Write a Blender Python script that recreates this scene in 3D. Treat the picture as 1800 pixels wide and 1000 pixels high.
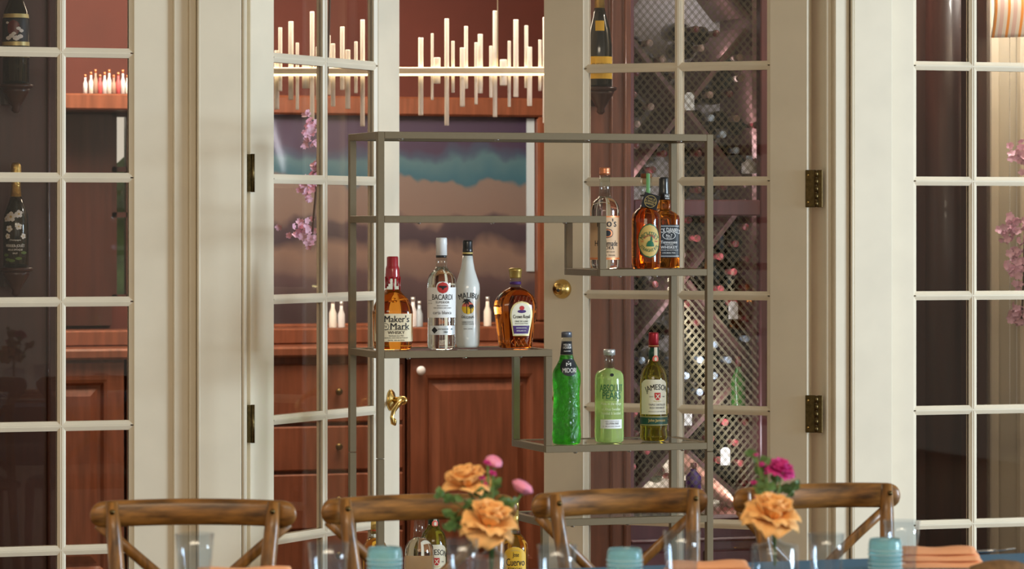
import bpy, math, random
from math import sin, cos, pi, sqrt, radians
random.seed(7)
for o in list(bpy.data.objects): bpy.data.objects.remove(o)
SC = bpy.context.scene
COL = SC.collection

# ------------------------------------------------------------ camera
TH = radians(18.2); FPX = 6000.0; HOR = 394.0
CAM = (-2.379, -9.744, 1.45)
cd = bpy.data.cameras.new('camera'); cam = bpy.data.objects.new('camera', cd); COL.objects.link(cam)
cam.location = CAM; cam.rotation_euler = (pi/2, 0, -TH)
cd.sensor_width = 36; cd.lens = FPX/1800*36; cd.shift_y = -(500-HOR)/1800
cd.clip_end = 200
cd.dof.use_dof = True; cd.dof.focus_distance = 9.85; cd.dof.aperture_fstop = 7.0
SC.camera = cam
# ------------------------------------------------------------ world, light, exposure
w = bpy.data.worlds.new('world'); SC.world = w; w.use_nodes = True
w.node_tree.nodes['Background'].inputs[0].default_value = (1.0, 0.88, 0.70, 1)
w.node_tree.nodes['Background'].inputs[1].default_value = 0.50
SC.view_settings.view_transform = 'Standard'; SC.view_settings.look = 'None'
SC.view_settings.exposure = 0.30; SC.view_settings.gamma = 1
def area(name, loc, target, sx, sy, power, col):
    l = bpy.data.lights.new(name, 'AREA'); l.shape = 'RECTANGLE'; l.size = sx; l.size_y = sy
    l.energy = power; l.color = col
    o = bpy.data.objects.new(name, l); COL.objects.link(o); o.location = loc
    from mathutils import Vector
    d = Vector(target)-Vector(loc); o.rotation_euler = d.to_track_quat('-Z', 'Y').to_euler()
    return o
area('window_daylight', (9.2, -6.8, 1.8), (0.9, 0.2, 1.2), 3.2, 2.4, 860, (0.68, 0.85, 1.0))
area('dining_fill_light', (-1.5, -5.5, 2.85), (-0.5, -0.5, 1.0), 2.5, 1.5, 80, (1.0, 0.84, 0.62))  # unseen warm fill added overhead on the dining side
area('back_room_ceiling_light', (0.6, 2.0, 2.68), (0.8, 2.6, 0.0), 2.4, 0.8, 78, (1.0, 0.80, 0.58))

def pt(px, py, Y):
    rx, ry = (px-900)/FPX, (HOR-py)/FPX
    dx = sin(TH)+cos(TH)*rx; dy = cos(TH)-sin(TH)*rx
    t = (Y-CAM[1])/dy
    return (CAM[0]+dx*t, Y, CAM[2]+ry*t)
def PX(px, Y): return pt(px, HOR, Y)[0]
def ptz(px, py, z):
    rx, ry = (px-900)/FPX, (HOR-py)/FPX
    t = (z-CAM[2])/ry
    return (CAM[0]+(sin(TH)+cos(TH)*rx)*t, CAM[1]+(cos(TH)-sin(TH)*rx)*t, z)
def scale_at(X, Y):     # pixels per metre
    return FPX/((X-CAM[0])*sin(TH)+(Y-CAM[1])*cos(TH))

# ------------------------------------------------------------ materials
M = {}
def nmat(name):
    m = bpy.data.materials.new(name); m.use_nodes = True; M[name] = m
    return m, m.node_tree, m.node_tree.nodes['Principled BSDF']
def pm(name, col, rough=0.5, metal=0, trans=0, ior=1.45, emit=0, ecol=None, noise=0, nscale=20, stretch=(1,1,1), bump=0, coat=0, sss=0, alpha=1, dark=0.5):
    m, t, b = nmat(name)
    b.inputs['Base Color'].default_value = (*col, 1); b.inputs['Roughness'].default_value = rough
    b.inputs['Metallic'].default_value = metal; b.inputs['Transmission Weight'].default_value = trans
    b.inputs['IOR'].default_value = ior; b.inputs['Coat Weight'].default_value = coat
    b.inputs['Alpha'].default_value = alpha
    if sss: b.inputs['Subsurface Weight'].default_value = sss; b.inputs['Subsurface Radius'].default_value = (.01,.006,.004)
    if emit: b.inputs['Emission Color'].default_value = (*(ecol or col), 1); b.inputs['Emission Strength'].default_value = emit
    if noise or bump:
        tc = t.nodes.new('ShaderNodeTexCoord'); mp = t.nodes.new('ShaderNodeMapping'); nz = t.nodes.new('ShaderNodeTexNoise')
        mp.inputs['Scale'].default_value = stretch; nz.inputs['Scale'].default_value = nscale; nz.inputs['Detail'].default_value = 6
        t.links.new(tc.outputs['Object'], mp.inputs['Vector']); t.links.new(mp.outputs['Vector'], nz.inputs['Vector'])
        if noise:
            cr = t.nodes.new('ShaderNodeValToRGB'); t.links.new(nz.outputs['Fac'], cr.inputs['Fac'])
            cr.color_ramp.elements[0].position = .3; cr.color_ramp.elements[1].position = .72
            cr.color_ramp.elements[0].color = (*[c*(1-noise*dark) for c in col], 1)
            cr.color_ramp.elements[1].color = (*[min(1, c*(1+noise*.6)) for c in col], 1)
            t.links.new(cr.outputs['Color'], b.inputs['Base Color'])
        if bump:
            bp = t.nodes.new('ShaderNodeBump'); bp.inputs['Strength'].default_value = bump; bp.inputs['Distance'].default_value = .004
            t.links.new(nz.outputs['Fac'], bp.inputs['Height']); t.links.new(bp.outputs['Normal'], b.inputs['Normal'])
    return m
def thin_glass(name, col=(1,1,1), f0=.03, rough=0.0):
    m = bpy.data.materials.new(name); m.use_nodes = True; t = m.node_tree; t.nodes.clear(); M[name] = m
    out = t.nodes.new('ShaderNodeOutputMaterial'); mx = t.nodes.new('ShaderNodeMixShader')
    lw = t.nodes.new('ShaderNodeLayerWeight'); lw.inputs['Blend'].default_value = .5   # Schlick curve, same from both sides
    pw = t.nodes.new('ShaderNodeMath'); pw.operation = 'POWER'; pw.inputs[1].default_value = 5
    fr = t.nodes.new('ShaderNodeMath'); fr.operation = 'MULTIPLY_ADD'; fr.inputs[1].default_value = .8; fr.inputs[2].default_value = f0
    t.links.new(lw.outputs['Facing'], pw.inputs[0]); t.links.new(pw.outputs[0], fr.inputs[0])
    tr = t.nodes.new('ShaderNodeBsdfTransparent'); tr.inputs[0].default_value = (*col, 1)
    gl = t.nodes.new('ShaderNodeBsdfGlossy'); gl.inputs['Roughness'].default_value = rough
    t.links.new(fr.outputs[0], mx.inputs[0]); t.links.new(tr.outputs[0], mx.inputs[1]); t.links.new(gl.outputs[0], mx.inputs[2])
    t.links.new(mx.outputs[0], out.inputs[0]); return m

pm('cream_paint', (.76, .67, .515), .42, noise=.06, nscale=9, bump=.05)
pm('mahogany', (.178, .060, .032), .3, noise=.5, nscale=7, stretch=(6, 6, .6), coat=.25)
pm('mahogany_dark', (.045, .013, .009), .35, noise=.4, nscale=7, stretch=(6, 6, .6), coat=.2)
pm('mahogany_plum', (.115, .034, .036), .32, noise=.35, nscale=6, stretch=(6, 6, .6), coat=.2)
pm('red_wall', (.075, .0125, .0075), .7, noise=.25, nscale=4)
pm('ceiling_paint', (.75, .70, .60), .8)
pm('floor_wood', (.20, .11, .055), .4, noise=.4, nscale=5, stretch=(.6, 7, 1))
pm('taupe_metal', (.185, .142, .082), .42, metal=.25, noise=.05, nscale=60)
pm('brass', (.72, .50, .17), .22, metal=1)
pm('old_brass', (.11, .075, .03), .38, metal=1, noise=.6, nscale=90)
pm('gold_foil', (.70, .50, .16), .34, metal=.8, bump=.6, nscale=120)
pm('oak', (.26, .112, .024), .38, noise=.75, nscale=9, stretch=(1.2, 9, 9), coat=.15, dark=.9)
pm('oak_vertical', (.26, .112, .024), .38, noise=.75, nscale=9, stretch=(9, 9, 1.2), coat=.15, dark=.9)
pm('chandelier_metal', (.42, .36, .27), .4, metal=.4)
pm('acrylic', (.66, .63, .58), .35, emit=0)
pm('led', (1, .8, .5), .5, emit=3.2, ecol=(1, .74, .40))
pm('wire', (.19, .165, .095), .4, metal=.5)
pm('bin_wood', (.16, .075, .065), .5, noise=.3, nscale=6)
pm('bin_back', (.62, .58, .55), .7, noise=.12, nscale=5)
pm('wine_glass_dark', (.012, .014, .010), .12, coat=.5)
pm('wine_glass_green', (.03, .13, .015), .12, coat=.5)
pm('capsule_pink', (.62, .12, .13), .4); pm('capsule_blue', (.50, .62, .74), .3, metal=.2)
pm('capsule_tan', (.40, .27, .22), .45); pm('capsule_dark', (.13, .018, .018), .35)
pm('paper', (.80, .79, .76), .7); pm('ink', (.012, .012, .014), .6)
pm('label_cream', (.80, .68, .45), .6); pm('label_white', (.86, .87, .86), .5); pm('label_tan', (.72, .47, .27), .6)
pm('label_ivory', (.80, .76, .60), .55); pm('label_yellow', (.82, .50, .04), .5); pm('label_black', (.02, .023, .028), .5)
pm('label_green', (.012, .07, .045), .5); pm('label_silver', (.66, .70, .72), .35, metal=.3); pm('label_gold', (.72, .60, .26), .4, metal=.3)
pm('label_mustard', (.60, .42, .12), .55); pm('label_orange', (.80, .27, .10), .4, metal=.3); pm('label_purple', (.06, .018, .14), .5)
pm('ink_white', (.82, .82, .80), .5); pm('ink_green', (.006, .12, .045), .5); pm('ink_red', (.52, .03, .025), .5); pm('ink_gold', (.66, .50, .18), .4)
pm('ink_grey', (.16, .16, .17), .6); pm('ink_pearl', (.70, .80, .55), .5); pm('ink_yellow', (.86, .55, .03), .5); pm('ink_pink', (.80, .17, .12), .5)
pm('amber', (.83, .30, .035), .02, trans=1, ior=1.36); pm('amber_dark', (.62, .17, .02), .02, trans=1, ior=1.36)
pm('amber_gold', (.88, .48, .06), .02, trans=1, ior=1.36)
pm('clear_spirit', (.96, .985, .97), .01, trans=1, ior=1.36); pm('bacardi_glass', (.93, .985, .95), .01, trans=1, ior=1.38)
pm('malibu_glass', (.80, .83, .80), .16, trans=.12, coat=.6); pm('malibu_clear', (.78, .84, .80), .08, trans=.75, ior=1.3)
pm('midori_glass', (.06, .80, .03), .02, trans=.96, ior=1.42, bump=.5, nscale=160); pm('pear_liquid', (.66, .93, .36), .08, trans=.68, ior=1.3)
pm('jameson_glass', (.30, .27, .02), .02, trans=.9, ior=1.42)
pm('red_wax', (.36, .012, .022), .28, coat=.5); pm('red_cap', (.32, .010, .022), .3, metal=.4)
pm('white_cap', (.80, .82, .83), .3); pm('black_cap', (.018, .018, .02), .3, coat=.3); pm('grey_cap', (.13, .145, .18), .35, metal=.4)
pm('silver_cap', (.62, .66, .68), .28, metal=.6); pm('copper_cap', (.74, .28, .14), .3, metal=.7); pm('cork_brown', (.22, .07, .025), .6)
pm('gold_cap', (.42, .29, .08), .35, metal=.7); pm('green_strip', (.10, .26, .07), .5)
pm('green_foil', (.01, .055, .035), .4)
thin_glass('pane', (1,1,1), .022); thin_glass('bottle_neck_glass', (.90, .93, .91), .06); thin_glass('tumbler_glass', (.92, .945, .965), .06)
pm('shelf_glass', (.80, .86, .84), .03, trans=.9, ior=1.45)
pm('teal_glass', (.55, .88, .92), .12, trans=.78, ior=1.3)
pm('teal_bead', (.80, .97, .98), .15, trans=.5, ior=1.3)
pm('blue_cloth', (.06, .165, .29), .8, bump=.3, nscale=300); pm('peach_cloth', (.86, .40, .20), .8, bump=.3, nscale=200)
pm('plate_white', (.70, .72, .72), .25); pm('rattan', (.19, .10, .04), .7, noise=.6, nscale=60); pm('steel', (.55, .56, .58), .25, metal=1)
pm('petal_orange', (.93, .49, .17), .6, sss=.15, noise=.25, nscale=25); pm('petal_pink', (.80, .28, .42), .6, sss=.15, noise=.2, nscale=30)
pm('petal_magenta', (.56, .03, .22), .55, sss=.1, noise=.2, nscale=30)
pm('leaf_green', (.10, .19, .055), .55, noise=.4, nscale=25); pm('stem_green', (.10, .17, .035), .6)
pm('blossom_pink', (.93, .56, .70), .6, sss=.1, noise=.3, nscale=30); pm('bark', (.10, .06, .045), .8)
pm('hedge', (.20, .42, .12), .8, noise=.8, nscale=8); pm('shade_beige', (.50, .44, .33), .7)
pm('porcelain', (.72, .74, .80), .2)
def stripes():
    m, t, b = nmat('striped_fabric'); b.inputs['Roughness'].default_value = .85
    tc = t.nodes.new('ShaderNodeTexCoord'); sp = t.nodes.new('ShaderNodeSeparateXYZ'); t.links.new(tc.outputs['UV'], sp.inputs[0])
    mu = t.nodes.new('ShaderNodeMath'); mu.operation = 'MULTIPLY'; mu.inputs[1].default_value = 7.3; t.links.new(sp.outputs[0], mu.inputs[0])
    fr = t.nodes.new('ShaderNodeMath'); fr.operation = 'FRACT'; t.links.new(mu.outputs[0], fr.inputs[0])
    cr = t.nodes.new('ShaderNodeValToRGB'); cr.color_ramp.interpolation = 'CONSTANT'
    e = cr.color_ramp.elements; e[0].position = 0; e[0].color = (.78, .33, .08, 1); e[1].position = .2; e[1].color = (.74, .72, .72, 1)
    for p, c in ((.42, (.66, .50, .52, 1)), (.72, (.74, .72, .72, 1))):
        n = e.new(p); n.color = c
    t.links.new(fr.outputs[0], cr.inputs[0]); t.links.new(cr.outputs[0], b.inputs['Base Color'])
stripes()
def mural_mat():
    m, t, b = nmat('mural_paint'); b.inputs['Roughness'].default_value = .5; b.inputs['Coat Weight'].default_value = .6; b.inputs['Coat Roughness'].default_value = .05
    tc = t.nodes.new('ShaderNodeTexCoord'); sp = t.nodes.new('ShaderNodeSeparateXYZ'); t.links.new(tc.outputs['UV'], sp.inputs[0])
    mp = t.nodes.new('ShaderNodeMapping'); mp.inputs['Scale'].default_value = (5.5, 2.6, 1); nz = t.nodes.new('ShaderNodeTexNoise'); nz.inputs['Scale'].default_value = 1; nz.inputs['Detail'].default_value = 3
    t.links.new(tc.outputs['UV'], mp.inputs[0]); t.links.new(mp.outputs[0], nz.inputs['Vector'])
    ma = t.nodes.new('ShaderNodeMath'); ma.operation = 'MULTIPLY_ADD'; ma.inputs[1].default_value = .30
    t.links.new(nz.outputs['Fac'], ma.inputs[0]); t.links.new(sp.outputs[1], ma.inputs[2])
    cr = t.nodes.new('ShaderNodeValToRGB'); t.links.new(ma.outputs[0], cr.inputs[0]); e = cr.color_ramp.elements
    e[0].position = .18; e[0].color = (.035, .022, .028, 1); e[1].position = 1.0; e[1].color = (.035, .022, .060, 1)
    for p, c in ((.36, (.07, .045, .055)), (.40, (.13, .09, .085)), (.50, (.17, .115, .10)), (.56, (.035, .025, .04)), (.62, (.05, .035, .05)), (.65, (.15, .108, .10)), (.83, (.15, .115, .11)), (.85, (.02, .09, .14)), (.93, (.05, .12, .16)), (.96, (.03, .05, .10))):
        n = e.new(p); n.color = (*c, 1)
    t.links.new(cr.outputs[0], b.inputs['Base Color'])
mural_mat()

# ------------------------------------------------------------ mesh helpers
class MB:
    def __init__(s): s.v = []; s.f = []; s.sm = []
    def add(s, vs, fs, smooth=False):
        n = len(s.v); s.v += [tuple(p) for p in vs]
        for f in fs: s.f.append(tuple(i+n for i in f)); s.sm.append(smooth)
        return s
    def box(s, x0, x1, y0, y1, z0, z1):
        return s.add([(x0,y0,z0),(x1,y0,z0),(x1,y1,z0),(x0,y1,z0),(x0,y0,z1),(x1,y0,z1),(x1,y1,z1),(x0,y1,z1)],
                     [(0,3,2,1),(4,5,6,7),(0,1,5,4),(1,2,6,5),(2,3,7,6),(3,0,4,7)])
    def bbox(s, x0, x1, y0, y1, z0, z1, b=.004):   # bevelled box: every edge chamfered
        X=(x0,x1); Y=(y0,y1); Z=(z0,z1); vs=[]; idx={}
        for i in (0,1):
            for j in (0,1):
                for k in (0,1):
                    sx,sy,sz=(1-2*i)*b,(1-2*j)*b,(1-2*k)*b
                    for a,p in enumerate(((X[i],Y[j]+sy,Z[k]+sz),(X[i]+sx,Y[j],Z[k]+sz),(X[i]+sx,Y[j]+sy,Z[k]))):
                        idx[(i,j,k,a)]=len(vs); vs.append(p)
        fs=[]
        g=lambda *q: idx[q]
        for i in (0,1): fs.append([g(i,0,0,0),g(i,1,0,0),g(i,1,1,0),g(i,0,1,0)][::1 if i else -1])
        for j in (0,1): fs.append([g(0,j,0,1),g(1,j,0,1),g(1,j,1,1),g(0,j,1,1)][::-1 if j else 1])
        for k in (0,1): fs.append([g(0,0,k,2),g(1,0,k,2),g(1,1,k,2),g(0,1,k,2)][::1 if k else -1])
        for j in (0,1):
            for k in (0,1): fs.append([g(0,j,k,1),g(1,j,k,1),g(1,j,k,2),g(0,j,k,2)])
        for i in (0,1):
            for k in (0,1): fs.append([g(i,0,k,0),g(i,1,k,0),g(i,1,k,2),g(i,0,k,2)])
        for i in (0,1):
            for j in (0,1): fs.append([g(i,j,0,0),g(i,j,1,0),g(i,j,1,1),g(i,j,0,1)])
        for i in (0,1):
            for j in (0,1):
                for k in (0,1): fs.append([g(i,j,k,0),g(i,j,k,1),g(i,j,k,2)])
        s.fixn=True
        return s.add(vs, fs)
    def lathe(s, prof, n=24, c=(0,0,0), e=2, fy=1, smooth=True, capb=True, capt=True, axis='z'):
        vs=[]; fs=[]
        for r,z in prof:
            for k in range(n):
                a=2*pi*k/n; ca,sa=cos(a),sin(a)
                q=1 if e==2 else 1/((abs(ca)**e+abs(sa)**e)**(1/e))
                p=(r*q*ca, r*q*sa*fy, z)
                if axis=='y': p=(p[0], z, p[1])
                if axis=='x': p=(z, p[0], p[1])
                vs.append((c[0]+p[0], c[1]+p[1], c[2]+p[2]))
        m=len(prof)
        for i in range(m-1):
            for k in range(n):
                fs.append((i*n+k, i*n+(k+1)%n, (i+1)*n+(k+1)%n, (i+1)*n+k))
        if capb: fs.append(tuple(range(n))[::-1])
        if capt: fs.append(tuple((m-1)*n+k for k in range(n)))
        if axis=='y': fs=[f[::-1] for f in fs]
        return s.add(vs, fs, smooth)
    def tube(s, pts, r, n=8, ry=None, up=(0,0,1), smooth=True):
        from mathutils import Vector
        P=[Vector(p) for p in pts]; m=len(P); R=r if isinstance(r,(list,tuple)) else [r]*m
        vs=[]; fs=[]
        for i in range(m):
            d=(P[min(i+1,m-1)]-P[max(i-1,0)]).normalized(); U=Vector(up)
            if abs(d.dot(U))>.95: U=Vector((0,1,0)) if abs(d.y)<.9 else Vector((1,0,0))
            a=d.cross(U).normalized(); b=a.cross(d).normalized()
            for k in range(n):
                t=2*pi*k/n; vs.append(P[i]+a*cos(t)*R[i]+b*sin(t)*(ry if ry else R[i]))
        for i in range(m-1):
            for k in range(n): fs.append((i*n+k,i*n+(k+1)%n,(i+1)*n+(k+1)%n,(i+1)*n+k))
        fs.append(tuple(range(n))[::-1]); fs.append(tuple((m-1)*n+k for k in range(n)))
        return s.add(vs, fs, smooth)
    def grid(s, nx, ny, fn, smooth=True):
        vs=[fn(i/nx, j/ny) for j in range(ny+1) for i in range(nx+1)]
        fs=[(j*(nx+1)+i, j*(nx+1)+i+1, (j+1)*(nx+1)+i+1, (j+1)*(nx+1)+i) for j in range(ny) for i in range(nx)]
        return s.add(vs, fs, smooth)
    def mesh(s, name, mat):
        me=bpy.data.meshes.new(name); me.from_pydata(s.v, [], s.f)
        me.polygons.foreach_set('use_smooth', s.sm)
        me.materials.append(M[mat] if isinstance(mat,str) else mat)
        if getattr(s,'fixn',False):
            import bmesh
            b=bmesh.new(); b.from_mesh(me); bmesh.ops.recalc_face_normals(b, faces=b.faces); b.to_mesh(me); b.free()
        me.update(); return me
    def build(s, name, mat, parent=None, **kw):
        return link(name, s.mesh(name, mat), parent, **kw)
def link(name, me, parent=None, loc=None, rot=None, **kw):
    o=bpy.data.objects.new(name, me); COL.objects.link(o)
    if parent: o.parent=parent
    if loc: o.location=loc
    if rot: o.rotation_euler=rot
    tag(o, **kw); return o
def tag(o, label=None, cat=None, group=None, kind=None):
    if label: o['label']=label
    if cat: o['category']=cat
    if group: o['group']=group
    if kind: o['kind']=kind
    return o
def empty(name, loc=(0,0,0), rz=0, **kw):
    o=bpy.data.objects.new(name, None); COL.objects.link(o); o.location=loc; o.rotation_euler=(0,0,rz); o.empty_display_size=.05
    return tag(o, **kw)
def copy_tree(o, parent=None):
    c=o.copy(); COL.objects.link(c); c.parent=parent
    for ch in list(o.children): copy_tree(ch, c)
    return c
def box(name, mat, x0,x1,y0,y1,z0,z1, parent=None, bev=0, **kw):
    m=MB()
    if bev: m.bbox(x0,x1,y0,y1,z0,z1,bev)
    else: m.box(x0,x1,y0,y1,z0,z1)
    return m.build(name, mat, parent, **kw)
_tc={}
def text_verts(body, size, spacing=1.0, bold=0):
    key=(body,size,spacing,bold)
    if key in _tc: return _tc[key]
    c=bpy.data.curves.new('t','FONT'); c.body=body; c.size=size; c.align_x='CENTER'; c.align_y='CENTER'; c.space_character=spacing; c.offset=bold; c.resolution_u=3; c.fill_mode='FRONT' if hasattr(c,'fill_mode') else c.fill_mode
    o=bpy.data.objects.new('t',c); COL.objects.link(o); d=bpy.context.evaluated_depsgraph_get()
    me=bpy.data.meshes.new_from_object(o.evaluated_get(d))
    r=([tuple(v.co) for v in me.vertices],[tuple(p.vertices) for p in me.polygons])
    bpy.data.objects.remove(o); bpy.data.curves.remove(c); bpy.data.meshes.remove(me); _tc[key]=r; return r

# ------------------------------------------------------------ the setting: wall, trims, windows, doors
ROWS=[.509,.867,1.226,1.585,1.946]; ZB,ZT=.165,2.306; DH=2.42; CEIL=2.80
box('floor','floor_wood',-5,7,-11,4,-.1,0,kind='structure')
box('ceiling','ceiling_paint',-4,6.5,-6,3.3,CEIL,CEIL+.1,kind='structure')
def glazed(parent, x0, x1, cols, rails, y0=-.020, y1=.020, z0=.012, z1=DH, ml=.012, mr=.012, zb=ZB, zt=ZT):
    """x0,x1 outer; cols=list of (glass_left,glass_right); local coords"""
    P=parent; gl,gr=cols[0][0],cols[-1][1]
    box('stile','cream_paint',x0,gl-ml,y0,y1,z0,z1,P,bev=.002); box('stile','cream_paint',gr+mr,x1,y0,y1,z0,z1,P,bev=.002)
    box('rail','cream_paint',gl-ml,gr+mr,y0,y1,z0,zb-ml,P,bev=.001); box('rail','cream_paint',gl-ml,gr+mr,y0,y1,zt+ml,z1,P,bev=.001)
    def bead(lx,rx,bz,tz):   # stepped moulding around each light
        m=MB()
        def fr(a,d0,d1):
            o=[(lx-ml,bz-ml),(rx+mr,bz-ml),(rx+mr,tz+ml),(lx-ml,tz+ml)]; i=[(lx,bz),(rx,bz),(rx,tz),(lx,tz)]
            vs=[(p[0],d0,p[1]) for p in o]+[(p[0],d1,p[1]) for p in i]+[(p[0],.004 if d1<0 else -.004,p[1]) for p in i]
            fs=[(k,(k+1)%4,4+(k+1)%4,4+k) for k in range(4)]+[(4+k,4+(k+1)%4,8+(k+1)%4,8+k) for k in range(4)]
            if d0>0: fs=[f[::-1] for f in fs]
            m.add(vs,fs)
        fr(0,y0+.003,y0+.010); fr(0,y1-.003,y1-.010)
        return m
    zs=[zb]+rails+[zt]; mw=.011
    for (a,b) in zip(cols[:-1],cols[1:]):
        box('muntin','cream_paint',a[1]+ml*.6,b[0]-ml*.6,y0+.004,y1-.004,zb,zt,P)
    for z in rails:
        box('muntin','cream_paint',gl-ml*.3,gr+mr*.3,y0+.0045,y1-.0045,z-mw*.45,z+mw*.45,P)
    n=len(zs)
    for j in range(n-1):
        bz=zs[j]+(mw*.45+ml*.75 if j else 0); tz=zs[j+1]-(mw*.45+ml*.75 if j<n-2 else 0)
        for (l,r) in cols:
            bead(l,r,bz,tz).build('glazing_bead','cream_paint',P)
            box('pane','pane',l-.004,r+.004,-.002,.002,bz-.004,tz+.004,P)
# wall-plane pixel landmarks
xw=lambda px: PX(px,0)
# left sidelight
w1=empty('window_1',(0,.03,0),kind='structure')
glazed(w1, xw(-110)-.0, xw(306), [(xw(-22),xw(103)),(xw(118),xw(229))], ROWS)
# right window
w2=empty('window_2',(0,.012,0),kind='structure')
glazed(w2, xw(1561), xw(1855), [(xw(1611),xw(1704)),(xw(1717),xw(1822))], ROWS)
# left trims
box('trim_1','cream_paint',xw(305),xw(331),-.004,.09,0,DH,kind='structure',bev=.002)
box('trim_2','cream_paint',xw(331),xw(343.5),-.018,.09,0,DH,kind='structure',bev=.004)
pl=empty('trim_3',kind='structure'); box('board','cream_paint',xw(345),xw(419),-.040,.09,0,DH,pl,bev=.003); 
MB().tube([(xw(344.5),-.036,0),(xw(344.5),-.036,DH)],.0055,8).build('bead','cream_paint',pl)
MB().tube([(xw(423.5),-.036,0),(xw(423.5),-.036,DH)],.006,8).build('bead','cream_paint',pl)
box('trim_4','cream_paint',xw(420),xw(430.5),-.026,.09,0,DH,kind='structure',bev=.002)
# right trims: jamb with stop, casing
HL=(xw(432),.020); HR=(xw(1450),.020)
box('trim_5','cream_paint',HR[0],HR[0]+.020,-.010,.155,0,DH,kind='structure',bev=.003)
box('trim_6','cream_paint',HR[0]+.020,xw(1487),-.030,.155,0,DH,kind='structure',bev=.004)
pr=empty('trim_7',kind='structure'); box('board','cream_paint',xw(1491),xw(1559),-.042,.09,0,DH,pl and pr,bev=.003)
MB().tube([(xw(1489),-.040,0),(xw(1489),-.040,DH)],.0055,8).build('bead','cream_paint',pr)
# header above doors and outer wall
box('wall_front','cream_paint',-4,6.5,-.02,.10,DH+.005,CEIL,kind='structure')
box('wall_front_left','cream_paint',-4,xw(-110),-.02,.10,0,DH,kind='structure')
box('wall_front_right','cream_paint',xw(1855),6.5,-.02,.10,0,DH,kind='structure')

LW=.914
def lever(parent, x, z, yf, sgn):
    """lever handle on the face towards the dining room; sgn: direction of the lever along x"""
    h=empty('door_handle'); h.parent=parent; h.location=(x,yf,z)
    MB().lathe([(.030,0),(.0305,.004),(.026,.009),(.014,.013),(.011,.016)],24,axis='y').build('rose_plate','brass',h,loc=(0,0,0),rot=(0,0,pi)).scale=(.82,1,1.12)
    MB().lathe([(.011,0),(.011,.030),(.014,.034),(.014,.050),(.009,.058),(.004,.062)],16,axis='y').build('spindle','brass',h,rot=(0,0,pi))
    pts=[(0,-.045,0),(sgn*.02,-.047,-.004),(sgn*.045,-.048,-.016),(sgn*.062,-.046,-.030),(sgn*.072,-.046,-.050),(sgn*.068,-.046,-.068),(sgn*.056,-.046,-.072),(sgn*.052,-.046,-.062),(sgn*.058,-.046,-.057)]
    MB().tube(pts,[.009,.009,.008,.0075,.007,.0065,.006,.0055,.005],10,up=(0,1,0)).build('lever','brass',h)
    return h
# left leaf (door_1): local x from hinge to free edge, rotated +45 deg (free edge away from camera)
AL=radians(45.0)
d1=empty('door_1',(HL[0],HL[1],0),AL,kind='structure')
S=.150; mid=LW/2
glazed(d1,.004,LW,[(S,mid-.024),(mid+.0,LW-S)] if 0 else [(S,mid-.013),(mid+.013,LW-S)],ROWS)
lever(d1,LW-.062,.895,-.020,-1)
for z in (1.60,.865,2.28,.2):
    h=MB(); h.box(-.012,.004,-.030,-.012,z-.055,z+.055); h.lathe([(.006,z-.056),(.006,z+.056)],10,c=(-.004,-.032,0)); h.build('hinge','old_brass',d1)
# right leaf (door_2): hinge at right, local x from hinge = negative
AR=radians(-42.0)
d2=empty('door_2',(HR[0]-.012,HR[1],0),AR,kind='structure')
glazed(d2,-LW-.006,-.030,[(-LW+S-.006,-LW/2-.017),(-LW/2+.013-.006,-S-.016)],ROWS)
dx=-LW+.058
db=empty('deadbolt'); db.parent=d2; db.location=(dx,-.020,1.243)
MB().lathe([(.0315,0),(.031,.006),(.027,.016),(.021,.022),(.0205,.030),(.019,.032)],28,axis='y').build('collar','brass',db,rot=(0,0,pi))
MB().lathe([(.0165,0),(.0165,.0345)],24,axis='y').build('cylinder_face','brass',db,rot=(0,0,pi))
k=MB(); k.lathe([(.0055,.030),(.0055,.0352)],14,c=(0,0,-.004),axis='y'); k.build('keyway','black_cap',db,rot=(0,0,pi))
lever(d2,-LW+.058,.895,-.020,1)
for z in (1.56,.862,2.28,.2):
    hg=empty('hinge'); hg.parent=d2; hg.location=(0,0,z)
    m=MB(); m.bbox(-.036,-.002,-.0245,-.0205,-.058,.058,.0015); m.build('hinge_leaf','old_brass',hg)
    m=MB(); m.bbox(.003,.020,-.0245,-.0205,-.058,.058,.0015); m.build('hinge_leaf','old_brass',hg)
    m=MB()
    for q in range(5): m.lathe([(.0065,-.057+q*.023),(.0065,-.057+q*.023+.0215)],12,c=(.0,-.024,0))
    m.build('knuckle','old_brass',hg)
    for zz in (-.042,.042):
        MB().lathe([(.0042,0),(.003,.002)],10,axis='y').build('screw','brass',hg,loc=(-.026,-.0245,zz),rot=(0,0,pi))

# ------------------------------------------------------------ back room shell
BY=3.2
gx0,gx1=PX(196,BY),PX(262,BY); gz0,gz1=pt(210,527,BY)[2],pt(210,196,BY)[2]
wb=empty('wall_back',kind='structure')
box('wall_panel','red_wall',-4,gx0,BY,BY+.1,0,CEIL,wb); box('wall_panel','red_wall',gx1,6.5,BY,BY+.1,0,CEIL,wb)
box('wall_panel','red_wall',gx0,gx1,BY,BY+.1,0,gz0,wb); box('wall_panel','red_wall',gx0,gx1,BY,BY+.1,gz1,CEIL,wb)
box('wall_left','red_wall',-4.1,-4,.1,3.3,0,CEIL,kind='structure'); box('wall_right','red_wall',6.5,6.6,.1,3.3,0,CEIL,kind='structure')
w3=empty('window_3',kind='structure')
zz=(gz0+gz1)/2
for a in (gx0,(gx0+gx1)/2-.012,gx1-.025): box('window_frame','mahogany_dark',a,a+.025,BY+.02,BY+.06,gz0,gz1,w3)
for a in (gz0,zz-.045,zz+.13,gz1-.02): box('window_frame','mahogany_dark',gx0,gx1,BY+.02,BY+.06,a,a+.02,w3)
box('pane','pane',gx0,gx1,BY+.035,BY+.039,gz0,gz1,w3)
m=MB(); rr=random.Random(3)
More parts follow.
